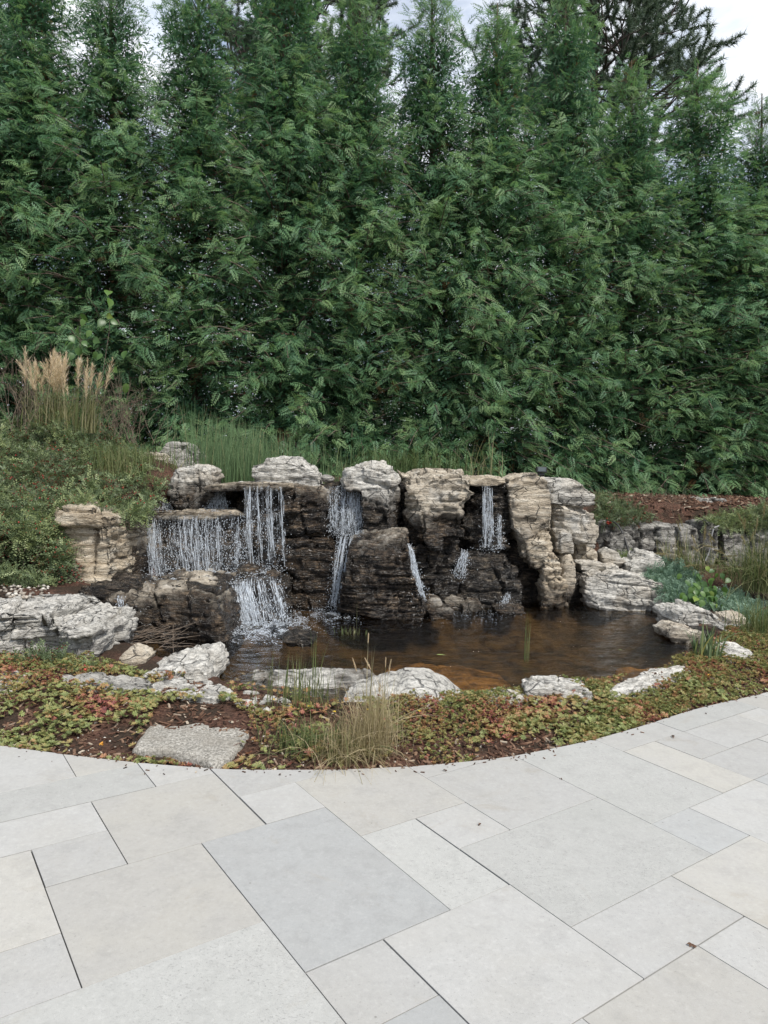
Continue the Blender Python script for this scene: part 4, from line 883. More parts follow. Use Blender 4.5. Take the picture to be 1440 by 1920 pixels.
    scatter(cr, FV, FQ, None, fa*.5, FP, *fx, rng.uniform(.26, .42, nf), np.where(rng.random(nf) < .07, .0, rng.uniform(.10, .34, nf)))
    return tk.mesh('trunk', True), cr.mesh('crown')
THUJA = [build_thuja(s) for s in (11, 23)]
tree_px = [(-85, -140), (62, -150), (214, -105), (372, -85), (535, -150), (672, -45), (815, -40), (928, 12), (1062, -60), (1182, 120), (1310, 125), (1424, 180), (1540, 150)]
tree_lab = ['first arborvitae of the hedge cut off by the left picture edge', 'arborvitae at the left edge behind the feathery grass clump', 'arborvitae with open sky to its left above the reeds', 'arborvitae above the small upper left cascade',
            'tall arborvitae behind the white layered boulder', 'arborvitae rising behind the middle fall', 'narrow-tipped arborvitae behind the tall square-topped block', 'arborvitae with thin bare leader just left of the pine', 'tall arborvitae with pale trunk showing in front of the pine',
            'shorter arborvitae whose tip stands before the right side of the pine', 'arborvitae with lone feathery tip against the open sky', 'arborvitae at the right picture edge with a thin curved tip', 'last arborvitae cut off low down by the right picture edge']
for i, ((px, py), lab) in enumerate(zip(tree_px, tree_lab)):
    Yt = np.interp(px, [-230, 0, 700, 1440, 1660], [11.6, 11.7, 12.5, 14.1, 14.6]); p = at(px, py, Yt)
    base = at(px-8, 840, Yt); gz = float(ground_z(np.array([base[0]]), np.array([Yt]))[0])-.03
    s = (p[2]-gz)/8.05
    root = empty('arborvitae', (base[0], Yt, gz)); tag(root, lab, 'tree', 'tall arborvitae hedge behind the fall')
    sx = (1.03+.06*math.sin(i*2.1))*(1.15 if px > 1250 else 1.03)
    zr = .55*math.sin(i*1.9); root.scale = (sx*(-1 if i % 2 else 1), sx, s)
    root.rotation_mode = 'QUATERNION'
    root.rotation_quaternion = Matrix.Rotation(math.atan2(p[0]-base[0], p[2]-gz), 4, 'Y').to_quaternion() @ Matrix.Rotation(zr, 4, 'Z').to_quaternion()
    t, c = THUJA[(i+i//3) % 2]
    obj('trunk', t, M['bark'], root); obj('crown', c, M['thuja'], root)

# ------------------------------------------------------------------ pines behind
def build_pine(seed):
    rng = np.random.default_rng(seed); wood = MB(); nd = MB(); tips, dirs = [], []
    Ht = 15.5; hz = np.linspace(0, 1, 14)
    tp = np.stack([.25*np.sin(hz*4), .2*np.cos(hz*3), hz*Ht], -1); tubes(wood, tp[None], (.21*(1-hz)**.7+.02)[None], 9)
    def branch(p, d, L, rad, lvl):
        K = 7; q = [p]; dd = d.copy()
        for k in range(K-1):
            dd = unit(dd+rng.normal(size=3)*.16+np.array([0, 0, .07])); q.append(q[-1]+dd*L/(K-1))
        q = np.array(q); tubes(wood, q[None], np.linspace(rad, rad*.35, K)[None], 5)
        if lvl < 2:
            for k in range(5 if lvl == 0 else 4):
                a = rng.uniform(.3, 1); i = a*(K-1); j = min(int(i), K-2); b = q[j]+(q[j+1]-q[j])*(i-j)
                sdv = unit(np.cross(dd, rng.normal(size=3))); branch(b, unit(dd*.7+sdv*rng.uniform(.5, 1.)+np.array([0, 0, .1])), L*rng.uniform(.4, .6), rad*.5, lvl+1)
        for k in (range(2, K) if lvl == 2 else [K-2, K-1] if lvl == 1 else [K-1]):
            tips.append(q[k]); dirs.append(unit(q[k]-q[k-1]+np.array([0, 0, .05])))
    for i in range(54):
        h = .50+.49*(i/53); a = i*2.4+rng.normal()*.3
        L = 3.1*math.sqrt(max(.04, 1-((h-.73)/.32)**2))*rng.uniform(.75, 1.1)
        p = np.array([np.interp(h, hz, tp[:, 0]), np.interp(h, hz, tp[:, 1]), h*Ht])
        branch(p, unit(np.array([math.cos(a), math.sin(a), rng.uniform(-.05, .5)])), L, .055*(1.2-h)+.02, 0)
    P = np.array(tips); D = np.array(dirs); n = len(P); m = 44
    R = unit(rng.normal(size=(n, m, 3))); N = unit(D[:, None]*.6+R*1.05)
    Ln = rng.uniform(.11, .19, (n, m, 1)); B = P[:, None]-D[:, None]*rng.uniform(0, .14, (n, m, 1)); s = unit(np.cross(N, rng.normal(size=(n, m, 3))))*.009
    V = np.stack([B-s, B+s, B+N*Ln], 2).reshape(-1, 3)
    nd.add(V, None, np.arange(n*m*3).reshape(-1, 3), np.repeat(rng.random(n*m), 3))
    return wood.mesh('trunk', True), nd.mesh('crown')
PT, PC = build_pine(5)
for (px, py, Y, rz, s, lab) in [(1125, -70, 22, 0., 1.06, 'open-branched pine with dark needle tufts rising behind the right of the hedge'), (560, -60, 25, 2.1, 1.02, 'pine mostly hidden behind the tall middle arborvitae'), (-60, -40, 22, 4., .95, 'pine showing a few branches at the upper left corner')]:
    p = at(px, py, Y); gz = -.1
    root = empty('pine_tree', (p[0], Y, gz)); root.rotation_euler.z = rz; k = (p[2]-gz)/16.2*s; root.scale = (k, k, k)
    tag(root, lab, 'tree', 'pines behind the hedge'); obj('trunk', PT, M['pine_bark'], root); obj('crown', PC, M['pine'], root)

# ------------------------------------------------------------------ leaf templates
def leaf_quads(L=1., W=.4, droop=.15, fold=.08):
    V = np.array([(0, 0, 0), (L*.5, W/2, fold), (L*.5, 0, 0), (L*.5, -W/2, fold), (L, 0, -droop)]); V[2, 2] = -fold*.3
    return V, np.array([(0, 2, 1, 1), (0, 3, 2, 2)]), None
def rosette(n, L, W, tilt, rng, layers=2):
    V, Q, ta = [], [], []
    for l in range(layers):
        for i in range(n):
            a = (i+.5*l)/n*2*math.pi+rng.normal()*.15; t = tilt*(1+.8*l)+rng.normal()*.1; s = (1-.35*l)*rng.uniform(.85, 1.15)
            d = np.array([math.cos(a)*math.cos(t), math.sin(a)*math.cos(t), math.sin(t)]); sd = np.array([-math.sin(a), math.cos(a), 0]); up = np.cross(d, sd)
            b = len(V); o = np.array([0, 0, .12*l*L])
            for x, w, z in ((.0, 0, 0), (.62, .5, .06), (1., 0, -.08), (.62, -.5, .06)): V.append(o+d*x*L*s+sd*w*W*s*1.3+up*z*L*s)
            Q.append((b, b+1, b+2, b+3)); t_ = rng.normal()*.05+.04*l; ta += [t_]*4
    return np.array(V), np.array(Q), np.array(ta)
def upframe(n, rng, wob=.25):
    Z = unit(np.array([0, 0, 1.])+rng.normal(size=(n, 3))*wob); X = unit(np.cross(rng.normal(size=(n, 3)), Z)); return X, np.cross(Z, X), Z

# ------------------------------------------------------------------ distant wood beyond the hedge
def treeline():
    rng = np.random.default_rng(91); T = sprig_template(rng); n = 1500; x = rng.uniform(-30, 34, n); y = rng.uniform(30, 36, n)
    top = 6.2+1.3*fbm(np.stack([x*.25, 0*x, 0*x], -1), 4); z = 1.0+rng.random(n)**.8*(top-1.0); P = np.stack([x, y, z], -1); mb = MB()
    X, Y, Z = frames(rng.normal(size=(n, 3))+np.array([0, -.5, 0]), np.array([0, -.6, .7])+rng.normal(size=(n, 3))*.4)
    scatter(mb, *T[:2], None, T[2], P, X, Y, Z, rng.uniform(1.3, 2., n), np.clip(rng.normal(.25, .15, n), .15, 1))
    tag(obj('far_woods', mb.mesh('far_woods'), M['cotoneaster']), 'dark far-off wood glimpsed under the hedge', 'woods', kind='stuff')
# ------------------------------------------------------------------ sedum bed
REAR_X = [-4.5, -3.0, -2.2, -1.5, -.8, -.2, .5, 1.0, 1.4, 1.9, 2.4, 2.9, 3.5, 4.8]
REAR_Y = [5.5, 5.35, 5.3, 4.95, 4.72, 4.55, 4.75, 4.95, 5.12, 5.5, 6.0, 6.5, 7.1, 7.4]
STEP = np.array([atz(*p, .05)[:2] for p in [(306, 1338), (405, 1333), (466, 1357), (440, 1400), (410, 1429), (330, 1408), (254, 1399)]])
def build_sedum():
    rng = np.random.default_rng(41)
    T = [rosette(9, .020, .0062, .45, rng, 1), rosette(8, .017, .005, .7, rng, 2), rosette(7, .027, .009, .25, rng, 1)]
    n = 33000; x = rng.uniform(-3.2, 4.2, n); c = edge_y(x); rear = np.interp(x, REAR_X, REAR_Y)
    y = c+rng.random(n)*(rear-c+.02)
    q = np.stack([x, y, np.zeros(n)], -1)
    dens = fbm(q*1.6+5, 3); fr = y-c
    bare = ss(.34, .02, fr-.04)*np.interp(x, [-3, -1.7, -1.2, -.5, .9, 1.4, 2.0, 4], [.1, .1, .2, .42, .6, .3, .1, .0])
    mid = .35*np.exp(-((x+.15)/.55)**2)
    keep = (dens*.9+.55-bare-mid > rng.random(n)*.55-.12) & (poly_sd(x, y, STEP) < -.0) & (fr > .01)
    for W_ in SLABS: keep &= poly_sd(x, y, W_) < .01
    keep &= rng.random(n) < np.interp(x, [-3, -1, 0, 1, 2.4, 4], [.75, .65, .7, .8, .95, .95])
    x, y, q = x[keep], y[keep], q[keep]; n = len(x)
    hh = .018+.05*ss(.0, .3, y-edge_y(x))*(.5+.8*ss(-.4, .5, fbm(q*2.1+9, 3)))+.02*ss(1.2, 2.4, x)
    z = ground_z(x, y)+hh*rng.uniform(.35, 1.05, n)
    red = .85*fbm(q*2.4+17, 3)-.05+.22*np.exp(-((x+.55)/.35)**2)+.22*np.exp(-((x-.75)/.5)**2)-.22*ss(1.5, 2.6, x)
    kind = (fbm(q*1.1+40, 2)+.35*ss(1.2, 2.2, x) > .12).astype(int); kind[rng.random(n) < .06] = 2
    yel = .12*ss(1.2, 2.4, x)
    tint = np.clip(.50-.62*np.clip(red, -.25, .75)+rng.normal(size=n)*.15-yel*.6, .03, .97)
    tint[rng.random(n) < .05] = .95
    P = np.stack([x, y, z], -1); S = rng.uniform(.65, 1.25, n)
    mb = MB()
    for k in range(3):
        s = kind == k; X, Y, Z = upframe(s.sum(), rng, .4); scatter(mb, *T[k][:2], None, T[k][2], P[s], X, Y, Z, S[s], tint[s])
    tag(obj('sedum_groundcover', mb.mesh('sedum_groundcover'), M['sedum']), 'red, green and yellowish sedum covering the bed along the patio', 'ground cover', kind='stuff')
    # trailing stems
    m = 700; i = rng.integers(n, size=m); b = P[i]; a = rng.random(m)*2*np.pi; L = rng.uniform(.04, .10, m)
    t = np.linspace(0, 1, 4)[None, :, None]; d = np.stack([np.cos(a), np.sin(a), .3*rng.random(m)], -1)
    ln = b[:, None]+d[:, None]*L[:, None, None]*t; ln[..., 2] -= .03*t[..., 0]**2
    mb = MB(); tubes(mb, ln, np.full((m, 4), .0016), 3, np.clip(.12+.08*rng.normal(size=m), 0, .4))
    tag(obj('sedum_stems', mb.mesh('sedum_stems'), M['sedum']), 'reddish trailing stems among the sedum leaves', 'ground cover', kind='stuff')
build_sedum()
def build_chips():
    rng = np.random.default_rng(43)
    box = np.array([(x, y, z) for x in (-1, 1) for y in (-1, 1) for z in (-1, 1)], float); bq = np.array([(0, 1, 3, 2), (4, 6, 7, 5), (0, 4, 5, 1), (2, 3, 7, 6), (0, 2, 6, 4), (1, 5, 7, 3)])
    def put(name, n, xr, yf, size, label, mat, tints, shape):
        x = rng.uniform(*xr, n); y = yf(x, n); ok = poly_sd(x, y, POND) < -.0; x, y = x[ok], y[ok]; n = len(x)
        P = np.stack([x, y, ground_z(x, y)+.004], -1); X, Y, Z = upframe(n, rng, .35)
        mb = MB(); scatter(mb, box*np.array(shape), bq, None, np.zeros(8), P, X, Y, Z, rng.uniform(*size, n), np.clip(rng.normal(tints[0], tints[1], n), 0, 1))
        tag(obj(name, mb.mesh(name), M[mat]), label, kind='stuff')
    put('bark_mulch', 7000, (-3.2, 4.2), lambda x, n: edge_y(x)+rng.random(n)**1.3*(np.interp(x, REAR_X, REAR_Y)-edge_y(x)), (.005, .016), 'brown bark mulch chips in the bed by the patio', 'chips', (.5, .25), (1.6, .45, .25))
    put('bank_mulch', 4000, (2.6, 7.5), lambda x, n: 10.7+rng.random(n)*2.6, (.014, .035), 'reddish brown mulch on the terrace under the hedge', 'chips', (.5, .2), (1.6, .45, .25))
    n = 130; x = rng.uniform(-2.6, 3.2, n); y = edge_y(x)-rng.random(n)**2.5*.11-.004; X, Y, Z = upframe(n, rng, .1); mb = MB()
    scatter(mb, box*np.array([1.6, .5, .2]), bq, None, np.zeros(8), np.stack([x, y, np.full(n, .003)], -1), X, Y, Z, rng.uniform(.002, .007, n), np.clip(rng.normal(.4, .3, n), 0, 1))
    tag(obj('mulch_crumbs', mb.mesh('mulch_crumbs'), M['chips']), 'crumbs of mulch strayed onto the paver edge', kind='stuff')
    oct_ = OCT_V*np.array([1, .8, .55])
    n = 420; x = rng.uniform(-2.6, 3, n); y = edge_y(x)+.02+rng.random(n)**2*.4; P = np.stack([x, y, ground_z(x, y)+.003], -1); X, Y, Z = upframe(n, rng, .3); mb = MB()
    scatter(mb, oct_, None, OCT_T, np.zeros(6), P, X, Y, Z, rng.uniform(.004, .012, n), rng.random(n))
    tag(obj('gravel', mb.mesh('gravel', True), M['pebble']), 'small pale gravel in the mulch by the patio edge', kind='stuff')
    # pebbles in the corner by the tan block and behind the boulder
    mb = MB(); pts = []
    for (a, b, c, d, z, m) in [(195, 262, 1240, 1272, .02, 60), (0, 95, 1098, 1122, .34, 70), (330, 560, 1256, 1300, -.12, 110)]:
        px = rng.uniform(a, b, m); py = rng.uniform(c, d, m); pts.append(np.array([atz(u, v, z) for u, v in zip(px, py)]))
    P = np.concatenate(pts); n = len(P); X, Y, Z = upframe(n, rng, .3)
    sv = unit(np.array([(x, y, z) for x in (-1, 0, 1) for y in (-1, 0, 1) for z in (-1, 0, 1) if (x, y, z) != (0, 0, 0)], float))
    scatter(mb, oct_, None, OCT_T, np.zeros(6), P, X, Y, Z, rng.uniform(.012, .034, n), rng.random(n))
    tag(obj('pond_pebbles', mb.mesh('pond_pebbles', True), M['pebble']), 'rounded pebbles in the corners between the shore stones', kind='stuff')
build_chips()

# ------------------------------------------------------------------ cotoneaster bank
def sprig_template(rng, n=12, L=1., leaf=.17, w=.115, fan=.5):
    V, Q, ta = [], [], []
    for i in range(n):
        s = (i+.6)/n; sg = 1 if i % 2 else -1; a = sg*rng.uniform(.6, 1.2); b = np.array([s*L, 0, .10*math.sin(s*3)-.12*s*s]); d = np.array([math.cos(a), math.sin(a), rng.uniform(-.1, .5)]); d /= np.linalg.norm(d)
        sd = np.cross(d, [0, 0, 1]); sd /= np.linalg.norm(sd); l = leaf*rng.uniform(.8, 1.25); k = len(V)
        V += [b, b+d*l*.5+sd*w/2, b+d*l, b+d*l*.5-sd*w/2]; Q.append((k, k+1, k+2, k+3)); ta += [rng.normal()*.10]*4
    return np.array(V), np.array(Q), np.array(ta)
def in_poly(px, py, poly): return poly_sd(px, py, np.array(poly, float)) > 0
def bank_points(poly, n, rng, yfun, bump=.10):
    poly = np.array(poly, float); mn, mx = poly.min(0), poly.max(0); px, py = rng.uniform(mn[0], mx[0], n*3), rng.uniform(mn[1], mx[1], n*3)
    k = in_poly(px, py, poly); px, py = px[k][:n], py[k][:n]
    Y = yfun(px, py); P = np.array([at(a, b, c) for a, b, c in zip(px, py, Y)])
    return P+np.array([0, -1, .3])*(bump*(fbm(P*2.2, 3)+.3*perlin(P*9)))[:, None], px, py
def coto_Y(px, py): return np.interp(py, [780, 800, 870, 950, 985, 1110], [9.7, 9.45, 8.6, 7.45, 7.2, 6.95])+np.interp(px, [-100, 120, 290], [-.15, 0, .55])
def shrub(name, poly, n, yfun, label, cat, mat, tpl, size, seed, D0=(0, -.6, .1), berries=0, tint=(.5, .15), twigs=0, bump=.12, group=None):
    rng = np.random.default_rng(seed); P, px, py = bank_points(poly, n, rng, yfun, bump); n = len(P)
    P = P+np.array([0, 1, -.3])*(rng.random((n, 1))**2*.16)
    Dv = unit(np.array(D0)+rng.normal(size=(n, 3))*.75); Nn = unit(np.array([0, -.55, .8])+rng.normal(size=(n, 3))*.4)
    X, Y, Z = frames(Dv, Nn); mb = MB()
    scatter(mb, *tpl[:2], None, tpl[2], P, X, Y, Z, rng.uniform(*size, n), np.clip(rng.normal(tint[0], tint[1], n)+.35*fbm(P*1.8+3, 2), .15, 1))
    org = P.mean(0); org[2] = P[:, 2].min(); root = empty(name, org); tag(root, label, cat, group)
    f = obj('foliage', mb.mesh('foliage', False, org), M[mat], root)
    if twigs:
        i = rng.integers(n, size=twigs); L = rng.uniform(.12, .32, twigs); t = np.linspace(0, 1, 5)[None, :, None]
        ln = P[i][:, None]-np.array([0, -.1, .12])*(1-t)+Dv[i][:, None]*L[:, None, None]*t; ln[..., 2] -= .10*L[:, None]*t[..., 0]**2*4
        tm = MB(); tubes(tm, ln, np.broadcast_to(np.linspace(.0035, .0012, 5), (twigs, 5)), 3); obj('twigs', tm.mesh('twigs', False, org), M['twig'], root)
    if berries:
        w = np.interp(py, [850, 960, 1100], [.12, .7, 1.])*np.interp(px, [0, 60, 150, 300], [.6, 1, 1, .8]); cand = np.where(rng.random(n) < w)[0]; i = cand[rng.integers(len(cand), size=berries)]
        cl = P[i]+rng.normal(size=(berries, 3))*.015+np.array([0, -.05, .02]); bm_ = MB(); blobs(bm_, cl, rng.uniform(.006, .012, berries), np.zeros(berries)); b = obj('berries', bm_.mesh('berries', True, org), M['berry'], root); b['kind'] = 'stuff'
    return root
rngT = np.random.default_rng(8); SPRIG = sprig_template(rngT)
treeline()
shrub('cotoneaster', [(-120, 790), (60, 785), (150, 800), (215, 815), (265, 850), (300, 880), (304, 912), (282, 940), (268, 980), (240, 968), (200, 950), (150, 945), (112, 965), (115, 1010), (140, 1050), (130, 1075), (105, 1080), (90, 1115), (40, 1118), (-120, 1120)], 10500, coto_Y,
      'sprawling cotoneaster with small grey-green leaves and red berries over the left bank', 'shrub', 'cotoneaster', SPRIG, (.10, .19), 51, (.3, -.6, -.15), 800, (.52, .24), 700, .22)
shrub('low_shrub', [(-60, 1075), (20, 1068), (85, 1085), (95, 1108), (40, 1115), (-60, 1115)], 500, lambda a, b: 6.75+0*a, 'low bright green plant at the foot of the cotoneaster', 'shrub', 'cotoneaster', SPRIG, (.08, .13), 52, (0, -.3, .5), 0, (.75, .12))
shrub('low_shrub', [(135, 935), (165, 928), (178, 945), (150, 952)], 110, lambda a, b: 7.3+0*a, 'small bright green tuft on top of the tan cliff block', 'shrub', 'cotoneaster', SPRIG, (.06, .1), 53, (0, -.3, .6), 0, (.85, .1))
shrub('low_shrub', [(1098, 935), (1140, 925), (1190, 945), (1230, 968), (1200, 980), (1150, 984), (1100, 978)], 1000, lambda a, b: 10.25+.012*(980-b), 'grey-green low shrub draped over the low wall next to the fall', 'shrub', 'cotoneaster', SPRIG, (.09, .15), 54, (0, -.5, .1), 20, (.42, .12))
shrub('low_shrub', [(1310, 975), (1340, 965), (1400, 958), (1440, 945), (1460, 990), (1400, 994), (1340, 990)], 900, lambda a, b: 10.2+.006*(990-b), 'yellow-green low shrub on top of the low wall at the right', 'shrub', 'cotoneaster', SPRIG, (.09, .16), 55, (0, -.5, .2), 0, (.72, .12))
shrub('low_shrub', [(0, 1255), (40, 1240), (75, 1222), (110, 1228), (140, 1250), (120, 1272), (20, 1272)], 420, lambda a, b: 5.15+0*a, 'leafy green bush clump at the foot of the big white boulder', 'shrub', 'cotoneaster', SPRIG, (.07, .12), 56, (0, -.3, .6), 0, (.62, .14))
shrub('low_shrub', [(130, 1252), (160, 1244), (188, 1254), (186, 1270), (135, 1268)], 160, lambda a, b: 5.05+0*a, 'small yellow-green tuft with a red patch beside the pebbles', 'shrub', 'cotoneaster', SPRIG, (.05, .09), 57, (0, -.3, .6), 12, (.78, .12))
shrub('low_shrub', [(282, 1274), (300, 1268), (330, 1266), (334, 1276), (296, 1282)], 120, lambda a, b: 5.05+0*a, 'tiny lime green cushion on the pale cracked stone', 'shrub', 'cotoneaster', SPRIG, (.03, .05), 58, (0, -.3, .6), 0, (.98, .05), bump=.02)
shrub('low_shrub', [(1150, 1050), (1165, 1042), (1190, 1044), (1190, 1056), (1160, 1060)], 140, lambda a, b: 9.9+0*a, 'small green plant behind the pile of stones', 'shrub', 'cotoneaster', SPRIG, (.08, .13), 59, (0, -.3, .6), 0, (.7, .1))
# blue-green cushions
FINE = sprig_template(np.random.default_rng(9), 16, 1., .24, .09)
shrub('blue_green_shrub', [(1212, 1062), (1235, 1050), (1280, 1068), (1310, 1088), (1325, 1120), (1300, 1142), (1262, 1136), (1238, 1118), (1222, 1090)], 1400, lambda a, b: np.interp(b, [1050, 1140], [9.5, 8.3]), 'feathery blue-green shrub above the cracked shore rock', 'shrub', 'bluegreen', FINE, (.09, .15), 61, (0, -.4, .5), tint=(.55, .14))
shrub('blue_green_shrub', [(1310, 1135), (1330, 1116), (1370, 1112), (1420, 1130), (1445, 1160), (1430, 1190), (1400, 1192), (1385, 1150), (1330, 1148)], 1300, lambda a, b: np.interp(b, [1110, 1190], [8.7, 7.3]), 'lower feathery blue-green shrub beside the flat-topped block', 'shrub', 'bluegreen', FINE, (.09, .14), 62, (0, -.4, .5), tint=(.50, .14))

# ------------------------------------------------------------------ grasses and reeds
def blades(mb, n, base, spread, h, lean, wid, rng, tint, droop=.35, K=6, dirc=None):
    b = np.asarray(base)+np.concatenate([rng.normal(size=(n, 2))*np.asarray(spread), np.zeros((n, 1))], 1)
    a = rng.random(n)*2*np.pi; L = rng.uniform(*h, n); le = np.abs(rng.normal(size=n))*lean
    d = np.stack([np.cos(a), np.sin(a), np.zeros(n)], -1)
    if dirc is not None: d = unit(d+np.array(dirc))
    t = np.linspace(0, 1, K)[None, :, None]
    P = b[:, None]+np.array([0, 0, 1.])*(L[:, None, None]*(t-droop*le[:, None, None]*t**2.2))+d[:, None]*(L*le)[:, None, None]*t**1.7
    W = rng.uniform(*wid, n)[:, None]*np.array([.7, 1, 1, .85, .55, .08])[None, :K]
    sd = unit(np.cross(d, [0, 0, 1.])+rng.normal(size=(n, 3))*.3)
    strips(mb, P, W, sd, np.clip(rng.normal(tint[0], tint[1], n), 0, 1))
    return P, d
def grass_tuft(name, base, label, cat, n, h, lean, wid, tint, spread=(.05, .05), mat='grass', seed=0, droop=.35, plumes=0, group=None, plume_mat='plume', dirc=None, psize=(.18, .3), pw=1.):
    rng = np.random.default_rng(seed+300); base = np.asarray(base, float); mb = MB()
    root = empty(name, base); tag(root, label, cat, group)
    if n <= 100:
        for k in range(n):
            mb = MB(); blades(mb, 1, base, spread, h, lean, wid, rng, tint, droop, dirc=dirc); obj('blade', mb.mesh('blade', False, base), M[mat], root)
    else:
        blades(mb, n, base, spread, h, lean, wid, rng, tint, droop, dirc=dirc); o = obj('blades', mb.mesh('blades', False, base), M[mat], root); o['kind'] = 'stuff'
    if plumes:
        for k in range(plumes):
            sm = MB(); P, d = blades(sm, 1, base, spread, (h[1]*.95, h[1]*1.18), lean*.55, (.0022, .003), rng, (.75, .1), droop, dirc=dirc)
            st = obj('stem', sm.mesh('stem', False, base), M[mat], root)
            tip, dv = P[0, -1], unit(P[0, -1]-P[0, -3]); Lp = rng.uniform(*psize); m = 110
            s = rng.random(m); prof = np.sin(np.clip(s*.92+.06, 0, 1)*np.pi)**.8*(1-.45*s); a = rng.random(m)*2*np.pi
            u = unit(np.cross(dv, [0, 1, .1])); v = np.cross(dv, u); rad = (np.cos(a)[:, None]*u+np.sin(a)[:, None]*v)
            c0 = tip-dv*Lp*.45+dv[None]*(Lp*s)[:, None]; L = (.012*min(1, pw*1.5)+.045*prof*pw)[:, None]*rng.uniform(.5, 1.3, (m, 1))
            t = np.linspace(0, 1, 3)[None, :, None]; ln = c0[:, None]+(dv*1.1+rad*.5+rng.normal(size=(m, 3))*.25)[:, None]*L[:, None]*t*1.3
            pm = MB(); strips(pm, ln, np.broadcast_to(np.array([.0008, .0022, .0003]), (m, 3))*1.1, unit(np.cross(rad, dv)), np.clip(rng.normal(.5, .22, m), 0, 1))
            obj('plume', pm.mesh('plume', False, base), M[plume_mat], root)
    return root
def foot(px, py, Y): return at(px, py, Y)
def gfoot(px, Y):
    p = at(px, 1000, Y); return np.array([p[0], Y, float(ground_z(np.array([p[0]]), np.array([Y]))[0])])
grass_tuft('feather_reed_grass', foot(105, 815, 9.5), 'big clump of feather reed grass with upright tan plumes at the hedge', 'grass', 300, (.35, .75), .26, (.003, .006), (.55, .14), (.15, .10), 'grass', 1, .3, 30, psize=(.35, .6), pw=1.7)
grass_tuft('feather_reed_grass', foot(165, 812, 9.3), 'smaller clump of feather reed grass with two pinkish leaning plumes', 'grass', 160, (.30, .65), .30, (.003, .005), (.55, .14), (.07, .06), 'grass', 2, .3, 5, dirc=(1.2, 0, 0), psize=(.3, .45), pw=1.5)
grass_tuft('grass_tuft', foot(222, 900, 8.7), 'yellow-green fine grass on the bank above the small cascade', 'grass', 260, (.2, .5), .35, (.002, .004), (.45, .12), (.17, .1), 'grass', 3)
grass_tuft('grass_tuft', foot(200, 880, 8.9), 'green fine grass behind the cotoneaster', 'grass', 160, (.2, .45), .4, (.002, .004), (.32, .12), (.18, .1), 'grass', 4)
grass_tuft('grass_tuft', gfoot(712, 3.98), 'tall dry tan grass tuft by the smooth boulder', 'grass', 420, (.16, .50), .42, (.0010, .0022), (.72, .16), (.07, .05), 'dry_grass', 5, .6, 4, psize=(.06, .09), pw=.12)
grass_tuft('grass_tuft', gfoot(668, 3.85), 'arching straw grass in front of the smooth boulder', 'grass', 360, (.16, .38), .75, (.0009, .002), (.55, .2), (.09, .05), 'dry_grass', 6, .9)
grass_tuft('grass_tuft', gfoot(600, 3.95), 'low green grass tuft beside the dry tan tuft', 'grass', 360, (.10, .26), .6, (.0012, .0024), (.32, .14), (.11, .07), 'grass', 7, .7)
grass_tuft('grass_tuft', gfoot(560, 4.45), 'loose green grass growing at the near shore by the slab', 'grass', 90, (.16, .42), .22, (.0015, .003), (.4, .12), (.12, .06), 'grass', 8, .4)
for i, (px, Y, hh, lab, ln) in enumerate([(542, 4.45, .42, 'thin upright grass stem with green tip left of the shore slab', .06), (597, 4.5, .56, 'tallest thin grass stem bending over the pond', .12), (567, 4.55, .40, 'thin grass stem leaning left over the pond', .3), (700, 4.1, .62, 'thin seed head stalk rising above the smooth boulder', .05), (730, 4.1, .48, 'short seed stalk beside the dry tan tuft', .25)]):
    grass_tuft('seed_grass', gfoot(px, Y), lab, 'grass', 4, (hh*.8, hh), ln, (.0022, .0038), (.35 if i < 3 else .8, .1), (.008, .008), 'grass', 20+i, .3, 1 if i >= 3 else 0, psize=(.05, .08), pw=.10)
grass_tuft('water_plant', atz(985, 1242, -.1), 'two thin green stems standing in the pond', 'grass', 9, (.30, .52), .05, (.002, .003), (.35, .1), (.015, .015), 'grass', 30, .1)
grass_tuft('water_plant', atz(655, 1192, -.1), 'sparse yellow-green water plant near the pitted boulder', 'grass', 26, (.04, .12), .5, (.002, .004), (.5, .12), (.09, .03), 'grass', 31, .3)
grass_tuft('water_plant', atz(668, 1190, -.1), 'single upright blade beside the sparse water plant', 'grass', 2, (.30, .36), .06, (.002, .003), (.45, .1), (.005, .005), 'grass', 32, .1)
for i, (px, py, Y, n, hh, ln, tn, lab) in enumerate([(1430, 1110, 8.6, 440, (.5, 1.0), .6, .42, 'tall fountain grass cut by the right picture edge'), (1375, 1090, 9.0, 150, (.3, .65), .75, .42, 'tall straw-green fountain grass before the low wall'), (1310, 1075, 9.3, 104, (.25, .5), .7, .45, 'thin fountain grass beside the broad-leaved plant'), (1270, 1060, 9.6, 90, (.3, .6), .5, .6, 'sparse dry grass against the low wall')]):
    grass_tuft('fountain_grass', foot(px, py, Y), lab, 'grass', n, hh, ln, (.0022, .0042), (tn, .24), (.13, .09), 'grass', 40+i, .85, 7 if i < 3 else 2, group='fountain grasses at the right', plume_mat='dry_grass', psize=(.14, .22), pw=.5, dirc=(-.4, 0, 0))
grass_tuft('grass_tuft', foot(1432, 1200, 6.9), 'fresh green grass at the right edge above the sedum', 'grass', 320, (.2, .5), .4, (.002, .004), (.36, .12), (.14, .1), 'grass', 50)
grass_tuft('iris', atz(1318, 1246, .04), 'iris clump with one yellow striped blade at the shore', 'iris', 34, (.22, .42), .3, (.006, .010), (.45, .25), (.05, .03), 'iris', 51, .3)
grass_tuft('grass_tuft', foot(905, 898, 9.5), 'thin yellow stalks above the narrow fall', 'grass', 26, (.25, .75), .28, (.003, .0045), (.55, .1), (.14, .06), 'grass', 52, .5)
grass_tuft('grass_tuft', foot(740, 890, 9.6), 'low dark green grass behind the white-topped boulder', 'grass', 320, (.2, .5), .45, (.002, .004), (.18, .1), (.35, .15), 'grass', 53)
